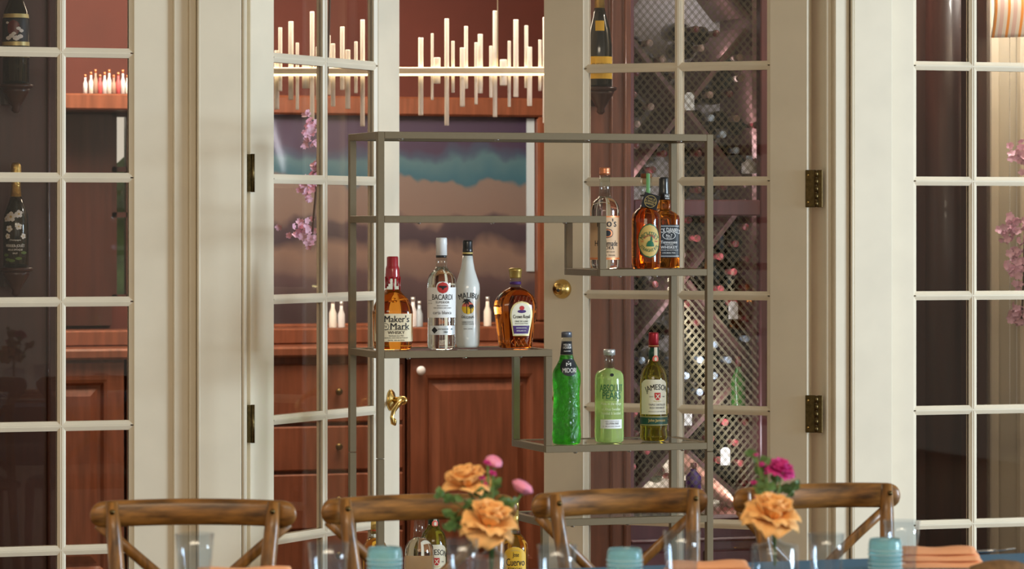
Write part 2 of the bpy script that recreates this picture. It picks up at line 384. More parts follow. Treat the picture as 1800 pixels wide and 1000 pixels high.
m.grid(24,14,lambda u,v:(gx0-1+u*2.4, BY+1.2+.12*sin(u*19)*sin(v*13)+.05*rr.random(), .0+v*(1.75+.12*sin(u*23))))
m.build('garden_hedge','hedge',label='green hedge in the garden outside the small back window',cat='hedge')

# mahogany frame with mural behind the bar
FX0,FX1=PX(395,BY),PX(966,BY)
mf=empty('framed_mural',(FX0,BY,0),label='wide abstract landscape painting in a mahogany frame above the back bar',cat='painting')
def lz(py,Y=BY): return pt(780,py,Y)[2]
z_top,z_hd,z_bot=lz(172),lz(205),lz(566)
X0=PX(440,BY); X1=PX(936,BY)
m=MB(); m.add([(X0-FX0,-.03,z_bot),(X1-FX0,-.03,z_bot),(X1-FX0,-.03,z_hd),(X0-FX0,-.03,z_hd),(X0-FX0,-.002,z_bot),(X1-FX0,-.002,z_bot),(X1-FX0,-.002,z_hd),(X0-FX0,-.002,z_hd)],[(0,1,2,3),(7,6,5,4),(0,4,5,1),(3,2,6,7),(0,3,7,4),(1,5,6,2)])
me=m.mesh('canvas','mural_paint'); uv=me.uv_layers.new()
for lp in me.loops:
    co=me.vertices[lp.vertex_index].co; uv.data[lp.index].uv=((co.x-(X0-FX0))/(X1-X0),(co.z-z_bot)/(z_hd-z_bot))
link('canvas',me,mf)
for (a,b,c,d,n) in ((0,FX1-FX0,z_hd,z_top,'frame_rail'),(0,FX1-FX0,z_bot-.075,z_bot,'frame_rail'),(0,X0-FX0,z_bot,z_hd,'frame_stile'),(X1-FX0,FX1-FX0,z_bot,z_hd,'frame_stile')):
    box(n,'mahogany',a,b,-.07,-.002,c,d,mf,bev=.008)
box('reflection_strip','capsule_blue',X1-FX0-.036,X1-FX0-.004,-.036,-.030,z_bot+.20,z_hd-.005,mf)  # window reflection on the picture, put in as a pale-blue strip
box('wood_panelling','mahogany_dark',PX(968,BY),PX(1120,BY),BY-.065,BY-.002,0,2.4,label='dark wood wall panel at the right of the framed painting',cat='wall panel')
# small bottles on the ledge
LZ=z_bot-.012
# back bar: counter and cabinets
CY=2.72
ctz=pt(800,624,CY)[2]
lx=PX(-40,CY); rx=PX(965,CY)
box('bar_ledge','mahogany',lx,rx,BY-.26,BY-.075,ctz+.0405,LZ,bev=.006,label='raised mahogany ledge running below the framed painting',cat='ledge')
ct=box('bar_worktop','mahogany',lx,rx,CY-.03,BY-.072,ctz+.0005,ctz+.040,bev=.008,label='mahogany worktop along the back bar',cat='worktop')
for px,h,r,mt in ((726,.115,.016,'porcelain'),(737,.10,.014,'capsule_blue'),(857,.115,.015,'paper'),(884,.115,.015,'porcelain'),(585,.11,.015,'paper'),(600,.10,.014,'porcelain')):
    x=PX(px,BY-.17)
    b=empty('miniature_bottle',(x,BY-.17,LZ),label='tiny pale bottle on the bar ledge, '+('in the gap between door leaf and rum bottle' if 700<px<750 else 'beside the gold-capped decanter' if px>750 else 'behind the half-open door leaf'),cat='bottle',group='tiny bottles on the bar ledge')
    MB().lathe([(r,0),(r*1.02,h*.02),(r,h*.5),(r*.5,h*.68),(r*.45,h*.86)],16).build('glass_body',mt,b)
    MB().lathe([(r*.55,h*.86),(r*.55,h)],12).build('cap','silver_cap',b)
def cabinet(px0,px1,label,knobpx=None,nd=1):
    x0,x1=PX(px0,CY),PX(px1,CY); c=empty('bar_cabinet',(x0,CY,0),label=label,cat='cabinet',group='cabinets under the back bar'); W=x1-x0
    box('carcass','mahogany',0,W-.004,.022,.44,.08,ctz,c); box('plinth','mahogany_dark',.01,W-.01,.06,.40,0,.08,c)
    if nd=='drawers':
        hs=[.1,.30,.52,.70,ctz-.015]
        for a,b in zip(hs[:-1],hs[1:]):
            d=box('drawer','mahogany',.01,W-.014,0,.021,a,b-.012,c,bev=.006)
            MB().lathe([(.006,0),(.006,.012),(.014,.02),(.012,.028)],14,axis='y').build('knob','old_brass',d,loc=(W/2,0,(a+b)/2),rot=(0,0,pi))
        return
    s=.062
    d=MB(); z0,z1=.10,ctz-.012
    d.box(.006,s,0,.021,z0,z1); d.box(W-s-.01,W-.01,0,.021,z0,z1); d.box(s,W-s-.01,0,.021,z0,z0+s); d.box(s,W-s-.01,0,.021,z1-s,z1)
    d=d.build('door','mahogany',c)
    l,r,b,t=s,W-s-.01,z0+s,z1-s; g=.022; q=.05
    m=MB()
    def ring(i,y): return [(l+i,y,b+i),(r-i,y,b+i),(r-i,y,t-i),(l+i,y,t-i)]
    rs=[ring(0,0),ring(.012,.003),ring(.022,.018),ring(.034,.018),ring(.062,.005)]; vs=sum(rs,[]); fs=[]
    for k in range(4):
        for e in range(4): fs.append((k*4+e,k*4+(e+1)%4,k*4+4+(e+1)%4,k*4+4+e))
    fs.append((16,17,18,19)); m.add(vs,fs); m.build('raised_panel','mahogany',d)
    if knobpx:
        p=pt(knobpx[0],knobpx[1],CY); MB().lathe([(.006,0),(.006,.012),(.0165,.018),(.018,.026),(.012,.034)],18,axis='y').build('knob','porcelain',d,loc=(p[0]-x0,0,p[2]),rot=(0,0,pi),label='pale round knob')
cabinet(719,968,'mahogany cabinet with raised panel door and pale knob',(737,651))
cabinet(470,716,'mahogany drawer cabinet behind the half-open glazed door leaf',None,'drawers')
cabinet(225,467,'mahogany panel cabinet left of the drawer cabinet')
cabinet(-30,222,'mahogany panel cabinet at the far end of the back bar')
# wall shelf seen through the sidelight
SYs=2.98
za,zb_=pt(170,194,SYs)[2],pt(170,166,SYs)[2]
box('wall_shelf','mahogany',PX(100,SYs),PX(300,SYs),SYs-.09,BY-.002,za,zb_,bev=.006,label='mahogany wall shelf holding a row of small bottles',cat='shelf')
for i,px in enumerate((150,160,168,176,184,192,200,208,216,224)):
    h=.075+.02*((i*7)%3)/2; x=PX(px,SYs)
    b=empty('shelf_bottle',(x,SYs,zb_),label='tiny bottle in the row on the mahogany wall shelf',cat='bottle',group='tiny bottles on the wall shelf')
    mt=('porcelain','paper','capsule_tan','capsule_pink')[i%4]
    MB().lathe([(.0085,0),(.0085,h*.55),(.004,h*.7),(.004,h*.86)],12).build('glass_body',mt,b)
    MB().lathe([(.0048,h*.86),(.0048,h)],10).build('cap','copper_cap',b)
px0=PX(100,BY); px1=PX(194,BY)
box('wall_board','mahogany_dark',px0-.6,px1,BY-.03,BY-.001,z_bot-.0,za-.01,label='dark wood board on the back wall below the bottle shelf',cat='board')

# ------------------------------------------------------------ chandelier
CHY=1.75
ca=pt(470,124.5,CHY+.10); 
AC=-radians(20.5)
ch=empty('chandelier',(PX(724,CHY),CHY,pt(724,124.5,CHY)[2]),AC,label='linear chandelier of upright pale rods on a lit bar',cat='chandelier')
sc_=scale_at(ch.location.x,CHY)
def chx(px):   # local x of an image column along the bar
    rx=(px-900)/FPX; dx=sin(TH)+cos(TH)*rx; dy=cos(TH)-sin(TH)*rx
    ux,uy=cos(AC),sin(AC); ox,oy=ch.location.x-CAM[0],ch.location.y-CAM[1]
    return (ox*dy-oy*dx)/(uy*dx-ux*dy)
xa,xb=chx(448),chx(1000)
bh=.0105
box('bar','chandelier_metal',xa,xb,-.022,.022,-bh+.0,bh,ch,bev=.002)
box('light_strip','led',xa+.01,xb-.01,-.020,.020,-bh-.006,-bh-.0005,ch)
box('light_strip','led',xa+.01,xb-.01,-.012,.020,bh+.0005,bh+.0015,ch)
rods=[(486,88,192,9),(493,48,160,7),(511,37,175,9),(523,75,193,6),(537,108,155,13),(549,20,211,8),(557,82,175,5),
 (579,62,167,5),(585,76,187,8),(602,47,158,8),(611,87,191,9),(626,73,164,6),(637,34,222,8),(651,101,148,5),
 (739.5,66,203,9),(760,59,176,5),(768,101,147,12),(785.5,33,221,8),(796,72,163,6),(813,84,188,9),(819,46,156,7),(837,75,184,6),(844,60,164,9),
 (863,81,172,6),(870,19,206,8),(885,105,151,13),(895,72,188,6),(907,35,171,9),(925,45,155,7),(931,83,187,9),(949,70,160,6),(958,31,217,8),(985,60,180,9),(465,60,180,8)]
for i,(px,t,b,wd) in enumerate(rods):
    x=chx(px); yy=(-.006 if i%2 else .009); r=wd/sc_/2
    zt=(124.5-t)/sc_; zb2=-(b-124.5)/sc_
    m=MB(); m.lathe([(r*.92,zb2),(r,zb2+.003),(r,zt-.003),(r*.92,zt)],12,c=(x,yy,0)); m.build('rod','acrylic',ch)
for s in (xa+.25,xb-.25): MB().tube([(s,0,bh),(s,0,CEIL-ch.location.z)],.002,6).build('cable','chandelier_metal',ch)

# ------------------------------------------------------------ bottle-display pilasters and champagne
def pilaster(px0,px1,Y,label,mat='mahogany',lines=()):
    x0,x1=PX(px0,Y),PX(px1,Y)
    p=empty('wood_pilaster',((x0+x1)/2,Y,0),label=label,cat='pilaster'); h=(x1-x0)/2
    box('shaft','%s'%mat,-h,h,.0,.12,.0,CEIL-.002,p,bev=.006)
    for l in lines:
        x=PX(l,Y)-(x0+x1)/2
        MB().tube([(x,-.002,0),(x,-.002,CEIL-.01)],.006,8).build('moulding',mat,p)
    return p
pilaster(-120,105,.72,'dark wood pilaster carrying two bottle brackets behind the sidelight','mahogany_dark',(85,))
pilaster(1012,1110,.72,'mahogany pilaster beside the wire-fronted wine rack','mahogany',(1074,1098))
def bracket(px,py,Y,label):
    p=pt(px,py,Y); b=empty('wall_bracket',p,label=label,cat='bracket',group='bottle brackets on the pilasters')
    MB().lathe([(.047,-.012),(.052,-.008),(.052,-.002),(.049,0)],28).build('top_plate','mahogany_dark',b)
    MB().lathe([(.006,-.088),(.014,-.080),(.012,-.07),(.024,-.05),(.04,-.025),(.044,-.012)],20).build('corbel','mahogany_dark',b)
    m=MB(); m.box(-.03,.03,.03,.72-Y-.001,-.06,-.002); m.build('back_plate','mahogany_dark',b)
    return p

# generic bottle ---------------------------------------------------------------
class Bottle:
    def __init__(s, cx, basepos, name, label, cat, px2m, basey, e=2, fy=1, rz=0, group=None, n=40):
        s.s=px2m; s.by=basey; s.e=e; s.fy=fy; s.n=n
        s.o=empty(name, basepos, rz, label=label, cat=cat, group=group); s.prof=[]
    def P(s, pr): return [(hw/s.s, (s.by-y)/s.s) for hw,y in pr]
    def part(s, name, mat, pr, e=None, fy=None, body=False, parent=None, capb=True, capt=True, label=None):
        p=s.P(pr)
        if body: s.prof=p
        return MB().lathe(p, s.n, e=s.e if e is None else e, fy=s.fy if fy is None else fy, capb=capb, capt=capt).build(name, mat, parent or s.o, label=label)
    def R(s, z):
        p=s.prof
        for (r0,z0),(r1,z1) in zip(p[:-1],p[1:]):
            if z0<=z<=z1: return r0+(r1-r0)*((z-z0)/(z1-z0) if z1>z0 else 0)
        return p[-1][0] if z>p[-1][1] else p[0][0]
    def fp(s, x, z, eps, R=None):
        R=R or s.R(z)
        if s.e==2:
            a=max(-2.6,min(2.6,x/R)); return ((R+eps)*sin(a), -(R*s.fy+eps)*cos(a), z)
        t=min(.985,abs(x)/R); q=(1-t**s.e)**(1/s.e)
        return (x, -R*s.fy*q-eps, z)
    def shape(s, mat, y0, y1, w, xc=0, eps=.0006, name='label', parent=None, nx=16, ny=10, R=None):
        """flat print patch between image rows y0 (top) and y1 (bottom); w half width in px: number or f(t), t 0 bottom..1 top"""
        z0,z1=(s.by-y1)/s.s,(s.by-y0)/s.s; f=w if callable(w) else (lambda t:w)
        m=MB(); m.grid(nx,ny,lambda u,v: s.fp((xc+(2*u-1)*f(v))/s.s, z0+(z1-z0)*v, eps, R))
        return m.build(name, mat, parent or s.o)
    def texts(s, mat, items, parent=None, name='lettering', eps=.0011, R=None):
        """items: (text, height_px, xc_px, y_px[, arc_radius_px, spacing, maxwidth_px])"""
        m=MB()
        for it in items:
            t,h,xc,y=it[:4]; arc=it[4] if len(it)>4 else 0; sp=it[5] if len(it)>5 else 1; mw=it[6] if len(it)>6 else 0
            vs,fs=text_verts(t,1.4,sp,0); 
            if not vs: continue
            W=max(v[0] for v in vs)-min(v[0] for v in vs); kx=h if not mw else mw/W; out=[]
            ym=(max(v[1] for v in vs)+min(v[1] for v in vs))/2
            n0=len(vs); vs=[(v[0]-.022,v[1]) for v in vs]+[(v[0]+.022,v[1]) for v in vs]; fs=list(fs)+[tuple(i+n0 for i in f) for f in fs]
            for q_,v in enumerate(vs):
                X=v[0]*kx; Yv=(v[1]-ym)*h
                if arc: a=X/abs(arc); r=abs(arc)+(Yv if arc>0 else -Yv); X2=r*sin(a); Y2=(r*cos(a)-abs(arc))*(1 if arc>0 else -1); X,Yv=X2,Y2
                out.append(s.fp((xc+X)/s.s, (s.by-y+Yv)/s.s, eps+(.00008 if q_>=n0 else 0), R))
            m.add(out,fs)
        return m.build(name, mat, parent or s.o)
def arch(top=.75):
    return lambda wmax: (lambda t: wmax*(1 if t<top else sqrt(max(0,1-((t-top)/(1-top))**2))))
circ=lambda r:(lambda t: r*sqrt(max(0,1-(2*t-1)**2)))

# champagne bottles on brackets
def champagne(px,basey,Y,kind,label):
    p=pt(px,basey,Y); s_=scale_at(p[0],Y); b=Bottle(px,p,'champagne_bottle',label,'bottle',s_,basey,n=36,rz=-TH)
    if kind=='flower':
        b.part('glass_body','wine_glass_dark',[(20,basey),(22.5,basey-2),(23,basey-70),(21,basey-92),(14,basey-112),(9.5,basey-125)],body=True)
        b.part('foil','gold_foil',[(9.7,basey-124),(7.6,basey-152),(8.4,basey-158),(9.4,basey-166),(9,basey-178),(6,basey-184)])
        for (fx,fy,r) in ((-6,89,9),(8,94,7),(8,72,6),(-9,68,6),(-16,85,5),(-12,55,5),(17,55,5)):
            for k in range(5):
                a=k*2*pi/5+fx; b.shape('ink_white',basey-fy-r*.62*sin(a)-r*.45,basey-fy-r*.62*sin(a)+r*.45,circ(r*.45),fx+r*.62*cos(a),name='painted_petal',nx=4,ny=4)
            b.shape('ink_gold',basey-fy-r*.25,basey-fy+r*.25,circ(r*.25),fx,eps=.0012,name='painted_centre',nx=4,ny=4)
        for fx,fy in ((-12,14),(-4,12),(8,16),(-16,22),(18,26)): b.shape('stem_green',basey-fy-3,basey-fy+3,circ(6),fx,name='painted_leaf',nx=4,ny=4)
        b.texts('ink_white',[('Champagne',3,2,basey-48),('PERRIER-JOUËT',5,2,basey-38,0,1,34),('BELLE EPOQUE',3,2,basey-31,0,1,26),('BRUT',2.5,2,basey-25)])
    elif kind=='band':
        b.part('glass_body','wine_glass_dark',[(21,basey),(23.5,basey-2),(23.5,basey-110),(21,basey-128),(14,basey-145),(10,basey-160)],body=True)
        b.part('foil','black_cap',[(10.2,basey-159),(9,basey-190),(10,basey-196),(9,basey-214)])
        b.shape('label_black',basey-115,basey-74,30,name='label')
        for y0,y1 in ((basey-123,basey-116),(basey-74,basey-67),(basey-52,basey-47)): b.shape('label_gold',y0,y1,60,name='gold_band',nx=30,ny=2)
        l=b.shape('capsule_dark',basey-112,basey-84,circ(11),-1,eps=.0011,name='painted_fish')
        for fx,fy,r in ((-10,80,5),(-4,84,5),(4,80,6),(11,83,5),(13,93,4),(-12,107,3),(8,97,4),(0,88,4)): b.shape('ink_white',basey-fy-r*.8,basey-fy+r*.8,circ(r),fx,eps=.0016,name='painted_spray',nx=4,ny=4)
    else:
        b.part('glass_body','wine_glass_dark',[(20,basey),(22,basey-2),(22,basey-72),(19,basey-100),(12,basey-125),(9,basey-140)],body=True)
        b.part('foil','gold_foil',[(9.2,basey-139),(8,basey-165),(9,basey-176),(8,basey-190)])
        b.shape('label_yellow',basey-53,basey-14,60,name='label',nx=30,ny=4)
        b.texts('ink',[('CLICQUOT',5,3,basey-38),('BRUT',4,3,basey-28)])
        b.shape('label_yellow',basey-116,basey-98,8,name='neck_seal')
    return b
bracket(28,148,.62,'wooden bracket under the black bottle with gold bands'); champagne(28,148,.62,'band','black champagne bottle with gold bands and a painted label')
bracket(28,470,.62,'wooden bracket under the flower-painted champagne bottle'); champagne(28,470,.62,'flower','champagne bottle painted with white flowers, gold foil neck')
bracket(1056,153,.62,'wooden bracket on the mahogany pilaster by the wine rack'); champagne(1054,153,.62,'yellow','champagne bottle with yellow label on the mahogany pilaster')

# ------------------------------------------------------------ wine rack behind wire mesh
WY=.86
wr=empty('wine_rack',(PX(1115,WY),WY,0),label='mahogany wine rack with diagonal bins behind diamond wire mesh',cat='wine rack')
wx0=PX(1115,WY); L=lambda px,Y=WY: PX(px,Y)-wx0
wz=lambda py: pt(1215,py,WY)[2]
zbase=wz(905); ztop=CEIL-.05
box('stile','mahogany_plum',L(1100),L(1115),0,.04,zbase,ztop,wr,bev=.004)
box('stile','mahogany_plum',L(1337),L(1360),0,.04,zbase,ztop,wr,bev=.004)
box('stile','mahogany_plum',L(1560),L(1590),0,.04,zbase,ztop,wr,bev=.004)
box('rail','mahogany_plum',L(1115),L(1337),0,.04,wz(379),wz(351),wr,bev=.004)
box('rail','mahogany_plum',L(1360),L(1560),0,.04,wz(379),wz(351),wr,bev=.004)
box('base_cabinet','mahogany_plum',L(1100),L(1590),-.02,.42,.0,zbase,wr,bev=.006)
for a,b in ((944,951),(906,914)): box('base_moulding','mahogany_plum',L(1100),L(1590),-.045,-.02,wz(b),wz(a),wr,bev=.008)
for a,b in ((1125,1215),(1235,1330),(1365,1450)): box('base_panel','mahogany_plum',L(a),L(b),-.032,-.021,.12,wz(965),wr,bev=.008)
def mesh_panel(xa,xb,za,zb):
    m=MB(); pitch=.0265; k=1.12; r=.00085
    def line(x,z,dx,dz):
        # clip the line x+t, z+s*k*t to the panel
        t0=0; pass
    H=zb-za
    n=int(((xb-xa)+H/k)/pitch)+2
    for sgn in (1,-1):
        for i in range(n):
            for off in (-.0028,.0028):
                xs=xa-H/k+i*pitch+off   # x at z=za for slope +k
                t0=max(0,(xa-xs)); t1=min(H/k,(xb-xs))
                if t1<=t0: continue
                a=(xs+t0, za+k*t0); b=(xs+t1, za+k*t1)
                if sgn<0: a=(xa+xb-a[0],a[1]); b=(xa+xb-b[0],b[1])
                y=.018+.0012*sgn
                dx,dz=(b[0]-a[0]),(b[1]-a[1]); q=sqrt(dx*dx+dz*dz); nx,nz=-dz/q*r,dx/q*r
                vs=[(a[0]+nx,y,a[1]+nz),(a[0],y-r,a[1]),(a[0]-nx,y,a[1]-nz),(b[0]+nx,y,b[1]+nz),(b[0],y-r,b[1]),(b[0]-nx,y,b[1]-nz)]
                m.add(vs,[(0,1,4,3),(1,2,5,4),(2,0,3,5)])
    return m
for xa,xb in ((L(1115),L(1337)),(L(1360),L(1560))):
    mesh_panel(xa,xb,wz(379)+0,ztop) if 0 else None
    mesh_panel(xa,xb,wz(351),ztop).build('wire_mesh','wire',wr,kind='stuff')
    mesh_panel(xa,xb,zbase,wz(379)).build('wire_mesh','wire',wr,kind='stuff')
box('back_panel','bin_back',L(1090),L(1590),.40,.42,zbase,ztop,wr)
box('side_panel','bin_wood',L(1100),L(1100)+.018,.04,.40,zbase,ztop,wr)
# diagonal bins: cubbies
BYb=WY+.10
def board(x0,y0,x1,y1,th=.016):
    a=pt(x0,y0,BYb); b=pt(x1,y1,BYb); a=(a[0]-wx0,a[2]); b=(b[0]-wx0,b[2])
    dx,dz=b[0]-a[0],b[1]-a[1]; q=sqrt(dx*dx+dz*dz); nx,nz=-dz/q*th/2,dx/q*th/2
    m=MB(); vs=[(a[0]+nx,.10,a[1]+nz),(a[0]-nx,.10,a[1]-nz),(b[0]-nx,.10,b[1]-nz),(b[0]+nx,.10,b[1]+nz)]; vs=vs+[(p[0],.395,p[2]) for p in vs]
    m.add(vs,[(0,1,2,3),(7,6,5,4),(0,4,5,1),(1,5,6,2),(2,6,7,3),(3,7,4,0)]); m.fixn=True; m.build('bin_board','bin_wood',wr)
for colx in (1205,1455):
    for cy_ in (-110,190,490,790):
        board(colx-108,cy_+138 if cy_<700 else cy_+96,colx+108,cy_-138); board(colx-108,cy_-138,colx-2,cy_-3); board(colx+5,cy_+5,colx+108,cy_+138 if cy_<700 else cy_+96)
box('divider','bin_wood',L(1322,BYb),L(1335,BYb),.10,.395,zbase,ztop,wr)
# wine bottles lying in the bins, necks toward the mesh
def wine_proto(mat,cap,name,label,group):
    b=empty(name,label=label,cat='bottle',group=group)
    MB().lathe([(.0085,.085),(.010,.12),(.022,.145),(.031,.165),(.032,.28),(.029,.286)],16,axis='y').build('glass_body',mat,b)
    MB().lathe([(.0105,.028),(.0122,.030),(.0122,.036),(.0105,.04),(.0105,.09)],14,axis='y').build('capsule',cap,b)
    return b
protos={}
for k_,cap,lab in (('p','capsule_pink','wine bottle with a pink capsule lying in the wire-fronted rack'),('b','capsule_blue','wine bottle with a pale blue capsule lying in the wire-fronted rack'),('t','capsule_tan','wine bottle with a tan capsule lying in the wire-fronted rack'),('d','capsule_dark','wine bottle with a dark red capsule lying in the wire-fronted rack')):
    protos[k_]=[wine_proto('wine_glass_dark',cap,'wine_bottle',lab,'wine bottles lying in the wire-fronted rack'),False]
spots=[(1237,84,'t'),(1287,85,'t'),(1264,58,'d'),(1311,58,'t'),(1137,81,'t'),(1186,138,'t'),(1237,138,'t'),(1213,163,'t'),(1149,187,'t'),(1130,213,'t'),(1168,213,'t'),(1186,190,'t'),
(1255,207,'b'),(1276,236,'b'),(1300,208,'t'),(1299,264,'b'),(1149,240,'t'),(1236,414,'p'),(1210,443,'t'),(1271,451,'p'),(1255,432,'d'),(1295,478,'p'),(1272,508,'p'),(1296,533,'p'),(1318,505,'d'),(1262,606,'b'),(1318,596,'b'),(1236,633,'b'),(1286,633,'b'),
(1211,661,'b'),(1261,661,'b'),(1235,690,'b'),(1188,634,'b'),(1184,688,'b'),(1133,634,'b'),(1158,660,'b'),(1121,530,'d'),(1318,556,'d'),(1280,743,'p'),(1316,743,'d'),(1125,723,'p'),(1260,767,'p'),(1301,767,'p'),(1281,792,'p'),(1301,815,'p'),(1318,838,'d'),(1142,794,'p'),(1122,817,'p'),
(1310,110,'t'),(1262,112,'d'),(1160,110,'t'),(1320,235,'d'),(1150,440,'d'),(1130,470,'d'),(1150,500,'d'),(1155,745,'d'),(1132,765,'d'),(1180,425,'d')]
BASE={'p':'wine bottle with a pink capsule lying','b':'wine bottle with a pale blue capsule lying','t':'wine bottle with a tan capsule lying','d':'wine bottle with a dark red capsule lying'}
used=[]
SEG=[]
for cy_ in (-110,190,490,790):
    lo_=cy_+138 if cy_<700 else cy_+96
    SEG+=[((1097,lo_),(1313,cy_-138)),((1097,cy_-138),(1203,cy_-3)),((1210,cy_+5),(1313,lo_))]
def near_board(x,y):
    for (a,b),(c,d) in SEG:
        t=max(0,min(1,((x-a)*(c-a)+(y-b)*(d-b))/((c-a)**2+(d-b)**2)))
        if (x-a-t*(c-a))**2+(y-b-t*(d-b))**2<23**2: return True
    return False
# further bottles piled between them, capsules too dark to make out
spots+=[(x+(18 if j%2 else 0),y,'d') for (y0,y1,x0,x1) in ((60,320,1245,1325),(395,560,1215,1325),(600,730,1120,1325),(740,840,1255,1325),(740,830,1118,1165),(110,300,1118,1185),(395,540,1118,1185)) for j,y in enumerate(range(y0,y1,32)) for x in range(x0,x1,36)]
for (x,y,k_) in spots:
    if near_board(x,y) or any((x-a)**2+(y-b)**2<34**2 for a,b in used): 
        # keep apart: nudge outward until bottle bodies no longer overlap
        for tr in range(40):
            ang=tr*2.4; rr_=6+tr*1.1; xx,yy=x+rr_*cos(ang),y+rr_*sin(ang)
            if 1116<xx<1322 and not near_board(xx,yy) and all((xx-a)**2+(yy-b)**2>=34**2 for a,b in used): x,y=xx,yy; break
        else: continue
    used.append((x,y)); p=pt(x,y,WY+.05)
    pr_=protos[k_]
    if not pr_[1]: o=pr_[0]; pr_[1]=True
    else: o=copy_tree(pr_[0])
    o.location=(p[0],WY+.045,p[2]); o['label']=BASE[k_]+(' in a top bin of the wire-fronted rack' if y<350 else ' in a middle bin of the wire-fronted rack' if y<585 else ' in a lower bin of the wire-fronted rack')
def standing(px,basey,h,mat,cap,lab):
    p=pt(px,basey,WY+.07); b=empty('wine_bottle',p,label=lab,cat='bottle')
    MB().lathe([(.024,0),(.026,.004),(.026,h*.55),(.011,h*.72),(.010,h*.8)],18).build('glass_body',mat,b); MB().lathe([(.0108,h*.8),(.0108,h)],14).build('capsule',cap,b)
standing(1298,715,.17,'wine_glass_green','capsule_dark','green bottle standing upright in the wire-fronted wine rack')
standing(1317,305,.06,'paper','capsule_blue','small pale bottle standing in the top bin of the wine rack')
standing(1219,866,.10,'label_purple','capsule_dark','squat purple bottle on the floor of the lit wine bin')
for (x,y,t) in ((1212,178,'pinned beside a wine bottle in the top bin'),(1289,545,'hanging under a pink capsule in the middle bin'),(1208,732,'hanging in the bin by the display stand post'),(1275,802,'hanging under a pink capsule in the lowest bin')):
    p=pt(x,y,WY+.035); hw,hh=.017,.030
    o=MB(); o.add([(-hw,0,-hh),(hw,0,-hh),(hw,0,hh*.7),(hw*.5,0,hh),(-hw*.5,0,hh),(-hw,0,hh*.7)]+[(a,.001,b) for a,b in ((-hw,-hh),(hw,-hh),(hw,hh*.7),(hw*.5,hh),(-hw*.5,hh),(-hw,hh*.7))],[(0,1,2,3,4,5),(11,10,9,8,7,6)]+[(k,(k+6),((k+1)%6)+6,(k+1)%6) for k in range(6)])
    o.build('bottle_tag','paper',loc=p,label='white paper tag '+t,cat='tag')
lm=bpy.data.lights.new('rack_light','AREA'); lm.shape='RECTANGLE'; lm.size=.42; lm.size_y=.05; lm.energy=2.2; lm.color=(1,.93,.75)
lo=bpy.data.objects.new('rack_light',lm); COL.objects.link(lo); p=pt(1215,872,WY+.2); lo.location=(p[0],WY+.16,p[2]-.02); lo.rotation_euler=(radians(150),0,0)

# ------------------------------------------------------------ right window: what stands behind it
def column(px0,px1,Y,mat,label):
    x0,x1=PX(px0,Y),PX(px1,Y); c=empty('wood_column',((x0+x1)/2,Y+.1,0),label=label,cat='column'); r=(x1-x0)/2
    m=MB(); m.lathe([(r,.12),(r,CEIL-.10)],32); m.build('shaft',mat,c)
    MB().lathe([(r*1.15,0),(r*1.15,.08),(r*1.05,.12)],32).build('base',mat,c); MB().lathe([(r*1.05,CEIL-.10),(r*1.15,CEIL-.05),(r*1.15,CEIL-.002)],32).build('capital',mat,c)
column(1640,1732,.55,'mahogany_dark','round mahogany column behind the right-hand window')
pilaster(1575,1640,.62,'dark flat wood pilaster beside the round column','mahogany_dark')
pilaster(1716,1737,.40,'narrow dark wood post beside the beige alcove','mahogany_dark')
al=box('alcove_wall','shade_beige',PX(1738,.55),PX(2000,.55),.55,.60,0,CEIL-.002,label='beige alcove wall behind the striped window shade',cat='wall panel')
for a,b in ((1740,1756),(1793,1812)): box('alcove_trim','cream_paint',PX(a,.52),PX(b,.52),.515,.549,0,CEIL-.005,bev=.004,label='cream vertical trim on the alcove wall, %s'%('beside the narrow dark post' if a==1740 else 'behind the bead chains'),cat='trim')
def shade():
    Y=.36; p0=pt(1733,-60,Y); p1=pt(1900,70,Y)
    s=empty('window_shade',((p0[0]+p1[0])/2,Y,p1[2]),label='striped orange and white fabric shade hanging in the alcove',cat='shade')
    W=(p1[0]-p0[0]); H=p0[2]-p1[2]
    m=MB()
    def fn(u,v):
        x=-W/2+u*W+ (1-v)**2*.010 ; z=H*v+.010*u*(1-v)*1.4; y=-.05*sin(v*pi*.9)-.02*(1-v)
        return (x,y,z)
    m.grid(24,16,fn); me=m.mesh('fabric','striped_fabric'); uv=me.uv_layers.new()
    for lp in me.loops:
        i=lp.vertex_index; uv.data[lp.index].uv=((i%25)/24+.135,(i//25)/16)
    f=link('fabric',me,s); md=f.modifiers.new('thick','SOLIDIFY'); md.thickness=.004
    box('headrail','cream_paint',-W/2,W/2,-.03,.02,H-.005,H+.03,s)
    for px in (1778,1790):
        x=PX(px,Y)-s.location.x; m=MB(); z=H-.02
        zb=pt(px,720,Y)[2]-p1[2]
        while z>zb: m.lathe([(.0004,-.0022),(.0019,-.0009),(.0019,.0009),(.0004,.0022)],6,c=(x,.012,z)); z-=.0056
        m.build('bead_chain','paper',s,kind='stuff')
shade()
